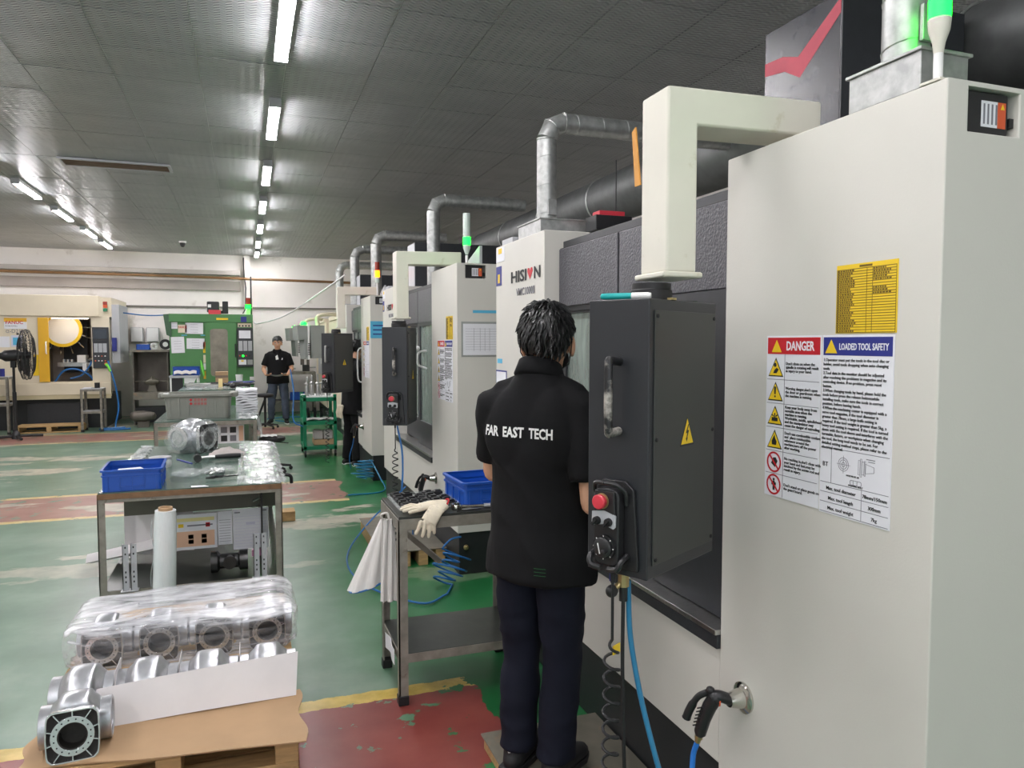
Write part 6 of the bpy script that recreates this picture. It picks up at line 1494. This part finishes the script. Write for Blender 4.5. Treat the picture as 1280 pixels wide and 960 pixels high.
angle_bench('small_steel_table', 'small steel table at the left edge behind the fan', -4.36, -4.0, 15.42, 15.8, 1.04, 'lightgrey', .55, rim=.05, shelfm='lightgrey', cat='table')
tag(MB().cyl((-4.12, 15.55, 1.041), (-4.12, 15.55, 1.18), .04).build('blue_cup', 'blue'), 'blue cup on the steel table behind the fan', 'cup')
tag(MB().box(-4.5, -4.24, 14.55, 14.7, 0, 1.25).build('dark_post', 'black_sheet', bevel=.004), 'dark steel post at the left edge beside the fan', 'post')
# ---------------------------------------------------------------- pedestal fan
fn = thing('pedestal_fan', 'black pedestal fan with wire guard, standing before the cream machine', 'fan', (-3.74, 14.75, 0))
for i in range(4):
    a = R(25 + 90 * i); MB().tube([(0, 0, .05), (.40 * math.cos(a), .40 * math.sin(a), .03)], .022, 8).build('foot', 'rubber', fn)
MB().lathe([(.002, 0), (.07, 0), (.06, .10), (.03, .14), (.002, .15)], 16).build('hub', 'bplastic', fn); MB().cyl((0, 0, .1), (0, 0, .80), .030).build('pole', 'rubber', fn); MB().cyl((0, 0, .8), (0, 0, 1.28), .020).build('inner_pole', 'rubber', fn)
MB().box(-.04, .04, -.035, .035, 1.22, 1.36).build('tilt_bracket', 'rubber', fn, bevel=.006)
MB().limb([((-.17, 0, 1.42), .06, .06), ((-.12, 0, 1.42), .095, .095), ((.04, 0, 1.43), .10, .10), ((.12, 0, 1.435), .06, .06)], 16, (0, 1, 0)).build('motor_housing', 'bplastic', fn)
gx, gz = .20, 1.44; ax = V((.996, .087, 0)); ay = V((-.087, .996, 0)); az = V((0, 0, 1)); gc_ = V((gx, -.03, gz))
P = lambda r, a, h: gc_ + ax * h + (ay * math.cos(a) + az * math.sin(a)) * r
cg = MB()
for r, h in ((.43, 0), (.42, .045), (.42, -.045), (.30, .10), (.16, .115), (.30, -.09), (.16, -.10)):
    cg.tube([P(r, 2 * math.pi * i / 40, h) for i in range(40)], .006, 5, closed=True)
for i in range(40):
    a = 2 * math.pi * i / 40
    cg.tube([P(.05, a, .115), P(.16, a, .115), P(.30, a, .10), P(.40, a, .055), P(.43, a, 0), P(.40, a, -.05), P(.30, a, -.09), P(.10, a, -.10)], .0035, 4)
cg.build('wire_guard', 'rubber', fn)
for i in range(3):
    a0 = 2 * math.pi * i / 3
    MB().sheet(lambda u, v, a0=a0: P(.05 + .32 * u, a0 + (v - .5) * (1.2 - .2 * u), .045 * (v - .5) * 2), 8, 8, .004).build('blade', 'bplastic', fn)
MB().cyl(P(0, 0, -.05), P(0, 0, .07), .05, n=16).build('blade_hub', 'rubber', fn)
# ---------------------------------------------------------------- grinder cabinet, wall boxes
gb = thing('grinding_cabinet', 'grey open grinding cabinet between the cream and the green machine', 'cabinet', (-1.79, 16.3, 0))
MB().box(-.32, .30, .55, .58, .55, 1.47).build('back_plate', 'greyin', gb)
for sx in (-.32, .30): MB().box(sx - .012, sx + .012, 0, .58, 0, 1.50).build('side_plate', 'greyin', gb)
MB().box(-.36, .34, -.05, .60, 1.46, 1.50).build('top_plate', 'plate', gb); MB().box(-.32, .34, -.10, .58, .52, .66).build('work_shelf', 'plate', gb, bevel=.004); MB().box(-.31, .30, .05, .5, .05, .35).build('lower_box', 'base', gb)
g = MB(); g.limb([((-.10, .15, .86), .05, .07), ((0, .15, .88), .10, .10), ((.10, .15, .86), .05, .07)], 18, (0, 0, 1)); g.tube([(-.32, .15, .87), (.30, .15, .87)], .012, 8); g.prism([(-.09, .66), (.09, .66), (.05, .80), (-.05, .80)], -.2, -.12, Matrix(((1, 0, 0, 0), (0, 0, -1, 0), (0, 1, 0, 0), (0, 0, 0, 1))))
g.build('bench_grinder', 'plate', gb)
dm = MB(); dm.limb([((-2.05, 15.9, .22), .10, .12), ((-1.9, 15.9, .22), .11, .12), ((-1.75, 15.9, .22), .08, .09)], 14, (0, 0, 1)); dm.box(-2.0, -1.8, 15.84, 15.96, 0, .12)
tag(dm.build('floor_motor', 'greyin'), 'rusty grey motor on the floor before the grinding cabinet', 'motor')
for x, m_, lab in ((-2.40, 'lightgrey', 'pale wall box over the grinding cabinet, nearer the cream machine'), (-2.08, 'lightgrey', 'pale wall box over the grinding cabinet, nearer the green machine')):
    t = thing('electrical_box', lab, 'box', (x, 18.36, 1.66), 0, 'pale wall boxes'); MB().box(0, .25, -.10, 0, 0, .32).build('box_body', m_, t, bevel=.01); MB().box(.01, .24, -.112, -.10, .01, .31).build('box_lid', 'white', t, bevel=.006)
cr = thing('blue_crate', 'small blue crate on top of the grinding cabinet', 'crate', (-1.93, 16.45, 1.502)); blue_crate(cr, .24, .2, .11)
t = thing('abrasive_disc', 'black grinding wheel with white centre on the grinding cabinet top', 'wheel', (-1.53, 16.42, 1.61)); T = place((0, 0, 0), (1, 0, 0), (0, 0, 1))
MB().lathe([(.05, -.015), (.105, -.015), (.105, .015), (.05, .015)], 24, T, closed=True).build('wheel', 'rubber', t); MB().lathe([(.012, -.01), (.05, -.01), (.05, .016), (.012, .016)], 20, T, closed=True).build('centre', 'white', t)
t = thing('tape_roll', 'white tape roll standing on top of the grinding cabinet', 'roll', (-1.74, 16.40, 1.575)); MB().lathe([(.035, -.02), (.07, -.02), (.07, .02), (.035, .02)], 20, place((0, 0, 0), (1, .4, 0), (0, 0, 1)), closed=True).build('roll', 'white', t)
tag(MB().tube(smooth_path([(-2.62, 18.47, 2.40), (-2.62, 18.46, 2.0), (-2.58, 18.45, 1.7), (-2.48, 18.44, 1.62)], 6), .012, 6).build('wall_cable', 'rubber'), 'black cable down the back wall beside the pale wall boxes', 'cable')
tag(MB().tube(smooth_path([(-2.3, 16.6, 2.24), (-1.9, 16.8, 2.20), (-1.45, 16.9, 2.22)], 6), .012, 6).build('air_hose', 'bluehose'), 'blue air line strung between the cream and the green machine', 'hose')
# ---------------------------------------------------------------- green machine
g = thing('green_machining_center', 'green machining center with tall window and papers, small red robot on top', 'machine', (0, 16, 0))
MB().box(-1.42, .14, .04, 1.9, 0, 2.05).build('machine_body', 'green_m', g, bevel=.01); MB().box(-1.42, .14, 0, 1.9, 2.05, 2.215).build('top_band', 'green_m', g, bevel=.008)
MB().prism([(-1.52, 2.20), (-1.38, 2.215), (-1.38, 1.75), (-1.47, 1.80)], -.35, -.02, Matrix(((1, 0, 0, 0), (0, 0, -1, 0), (0, 1, 0, 0), (0, 0, 0, 1)))).build('side_chute', mat('dull_green', (60, 92, 66), .5), g)
T = place((0, 0, 0), (1, 0, 0), (0, 0, 1))
d = MB().loops(rrect(.58, 1.55, .01, 4, -.475, 1.275), rrect(.33, .95, .06, 4, -.51, 1.447), -.035, .0, T).build('sliding_door', 'green_m', g, bevel=.005); MB().box(-.68, -.34, .005, .012, .97, 1.93).build('window_pane', mat('dull_window', (128, 122, 108), .25, var=.25, vs=5), d); MB().box(-.215, -.19, -.03, 0, 1.35, 1.62).build('door_handle', 'rubber', d)
op = MB().box(-.165, .135, -.06, .035, 1.16, 1.94).build('operator_panel', 'black_sheet', g, bevel=.006)
MB().box(-.13, .09, -.065, -.06, 1.73, 1.89).build('screen_cover', 'paper', op)
for i in range(3): MB().box(-.14 + .09 * i, -.065 + .09 * i, -.065, -.06, 1.48, 1.68).build('key_pad', 'lightgrey', op)
for i in range(4): MB().cyl((-.12 + .06 * i, -.06, 1.38), (-.12 + .06 * i, -.075, 1.38), .016, n=8).build('push_button', ['orange', 'green_led', 'btred', 'rubber'][i], op)
MB().box(-.145, .0, -.065, -.06, 1.20, 1.30).build('yellow_card', 'paper', op); MB().box(-.10, -.05, -.067, -.065, 1.26, 1.29).build('yellow_card', 'yellow', op); MB().box(.02, .12, -.065, -.06, 1.20, 1.30).build('grey_pad', 'grey_p', op)
sw = MB().box(-.15, .11, .03, .038, 1.96, 2.04).build('switch_plate', 'cream', g)
for i in range(4): MB().box(-.13 + .06 * i, -.10 + .06 * i, .02, .03, 1.97, 2.0).build('switch', 'rubber', sw)
def gpaper(x0, x1, z0, z1, tilt=0, nm_='paper_form', m='paper'): 
    o = MB().box(-(x1 - x0) / 2, (x1 - x0) / 2, -.004, 0, -(z1 - z0) / 2, (z1 - z0) / 2).build(nm_, m, g, loc=((x0 + x1) / 2, .036, (z0 + z1) / 2), rot=(0, R(tilt), 0)); return o
for a in ((-1.40, -1.27, 1.92, 2.07), (-1.13, -.80, 1.82, 2.04, 1), (-1.39, -1.15, 1.44, 1.76, -2), (-1.11, -.78, 1.52, 1.73, 1)):
    o = gpaper(*a)
    for i in range(4): MB().box(-.07, .07, -.006, -.004, -.08 + .05 * i, -.076 + .05 * i).build('print_line', 'inkg', o)
sgn = gpaper(-1.26, -1.10, 1.84, 2.0, 0, 'sign_plate', 'cream'); text('FANUC', .06, place((-1.255, .029, 1.93), (1, 0, 0), (0, 0, 1)), 'red', g, bold=.02, width=.16)
for z0, z1, m in ((1.56, 1.66, 'orange'), (1.44, 1.56, 'yellow'), (1.24, 1.40, 'cream'), (1.10, 1.23, 'white'), (.92, 1.08, 'yel_m')): gpaper(-.81, -.71, z0, z1, 0, 'warning_label', m)
for x in (-1.20, -.85): gpaper(x, x + .10, 1.785, 1.80, 0, 'cyan_note', 'cyan')
gpaper(-.55, -.33, 2.10, 2.14, 0, 'yellow_sign', 'yellow').location.y = -.004
gpaper(-.09, .02, 2.06, 2.17, 0, 'blue_notice', 'blue').location.y = -.004; gpaper(.06, .14, .88, .95, 0, 'white_tag', 'white')
MB().tube([(-.86, -.01, 1.30), (-.83, -.02, 1.15), (-.80, -.01, .98)], [.006, .03, .012], 8).build('lime_gun', mat('lime_grip', (120, 220, 90), .4), g)
MB().box(.02, .14, .2, .32, 2.215, 2.55).build('lamp_post', 'cream', g); MB().cyl((.055, .18, 2.34), (.055, .18, 2.42), .05, n=16).build('signal_lens', 'green_led', g); MB().cyl((.055, .18, 2.42), (.055, .18, 2.56), .045, n=16).build('red_lens', 'lens_red', g); MB().box(.10, .13, .19, .22, 2.2, 3.0).build('conduit', 'rubber', g)
rb = thing('robot_unit', 'small black and red robot unit on the roof of the green machine', 'robot', (-.60, 16.3, 2.2155)); MB().box(-.13, .10, -.12, .12, .04, .26).build('black_body', 'bplastic', rb, bevel=.02); MB().box(-.10, .13, -.13, .10, 0, .09).build('red_base', 'btred', rb, bevel=.008); MB().box(.16, .27, -.06, .06, .02, .27).build('black_case', 'rubber', rb, bevel=.01); MB().box(-.11, -.05, -.125, -.12, .14, .20).build('white_tag', 'white', rb); MB().box(.12, .17, -.03, .03, .02, .08).build('link_bar', 'rubber', rb)
# ---------------------------------------------------------------- two older cream machines past the row, with grey control heads
def oldmachine(y, label, hx, lamp):
    t = thing('old_machining_center', label, 'machine', (1.55, y, 0), 0, 'cream machines past the grey row')
    MB().box(0, 2.2, 0, 2.3, .30, 2.06).build('machine_body', 'cream', t, bevel=.01); MB().box(.05, 2.2, .05, 2.25, 0, .30).build('machine_base', 'base', t); MB().box(-.02, 1.5, .2, 2.1, 2.06, 2.14).build('top_cover', 'cream', t, bevel=.01)
    MB().box(-.012, 0, .5, 1.7, .95, 1.85).build('door', 'lightgrey', t, bevel=.004); MB().tube([(-.01, .60, 1.5), (-.05, .60, 1.5), (-.05, .60, 1.2), (-.01, .60, 1.2)], .012, 8).build('door_handle', 'white', t)
    c = thing('pendant_controller', f'grey hanging control head with green lamp, {lamp}', 'control panel', (hx, y + .35, 0), R(14), 'grey control heads')
    MB().prism([(-.16, 1.94), (.02, 1.94), (.02, 1.42), (-.02, 1.36), (-.04, 1.70), (-.14, 1.68)], -.14, .14, Matrix(((1, 0, 0, 0), (0, 0, 1, 0), (0, 1, 0, 0), (0, 0, 0, 1)))).build('head_case', 'grey_p', c, bevel=.008)
    MB().box(.02, .055, -.15, .15, 1.36, 1.95).build('white_back', 'white', c, bevel=.006)
    for i in range(7): MB().box(.02, .058, -.155, -.150, 1.44 + .03 * i, 1.455 + .03 * i).build('vent_slit', 'rubber', c)
    MB().box(.08, .32, -.13, .13, 1.38, 1.94).build('grey_case', 'grey_p', c, bevel=.006); MB().box(.05, .09, -.05, .05, 1.5, 1.9).build('joint', 'grey_p', c)
    MB().lathe([(.002, 1.95), (.05, 1.95), (.052, 1.975), (.03, 2.0), (.002, 2.005)], 16).build('signal_lens', 'green_led', c)
    MB().tube(smooth_path([(.25, 0, 1.94), (.26, .02, 2.10), (.5, .0, 2.14), (1.45 - hx + .2, .1, 2.12)], 5), .035, 10).build('arm', 'cream', c)
    return t
oldmachine(12.75, 'cream machine standing right past the third grey machine', .93, 'the nearer one by the masked worker')
oldmachine(15.6, 'cream machine in the far corner past the other cream machine', .95, 'the farther one above the standing worker')
# low bench and clutter along the back wall
bw = angle_bench('back_bench', 'grey bench along the back wall behind the standing worker', .55, 1.5, 17.55, 18.2, .98, 'plate', .32, rim=.06, shelfm='base')
t = thing('blue_crate', 'blue crate on the lower shelf of the back wall bench', 'crate', (1.12, 17.75, .33)); blue_crate(t, .36, .28, .17)
for x, h, lab in ((.85, .22, 'steel vice lump on the back wall bench, nearer the standing worker'), (1.3, .30, 'steel vice lump on the back wall bench, nearer the cream machine')):
    v = thing('bench_vice', lab, 'vice', (x, 17.8, .981), 0, 'bench vices'); MB().box(-.08, .08, -.06, .06, 0, h * .5).build('vice_body', 'darkcast', v, bevel=.01); MB().box(-.12, -.04, -.05, .05, h * .5, h).build('jaw', 'greyin', v, bevel=.008); MB().cyl((.08, 0, h * .3), (.22, 0, h * .3), .018, n=8).build('screw_bar', 'steel', v); MB().box(.02, .08, -.05, .05, h * .5, h * .9).build('jaw', 'greyin', v)
tag(MB().tube([(.22, 17.0, .02), (.62, 17.52, 1.02)], .022, 8).build('leaning_rod', 'rubber'), 'dark rod leaning behind the standing worker', 'rod')
tag(MB().tube(smooth_path([(.55, 16.2, .015), (1.1, 15.6, .015), (1.5, 16.4, .015), (.9, 16.9, .015), (.4, 16.6, .015)], 7), .012, 6).build('floor_hose', 'ltbluehose'), 'teal hose lying on the floor behind the standing worker', 'hose')
flush_texts()
bpy.context.view_layer.update()
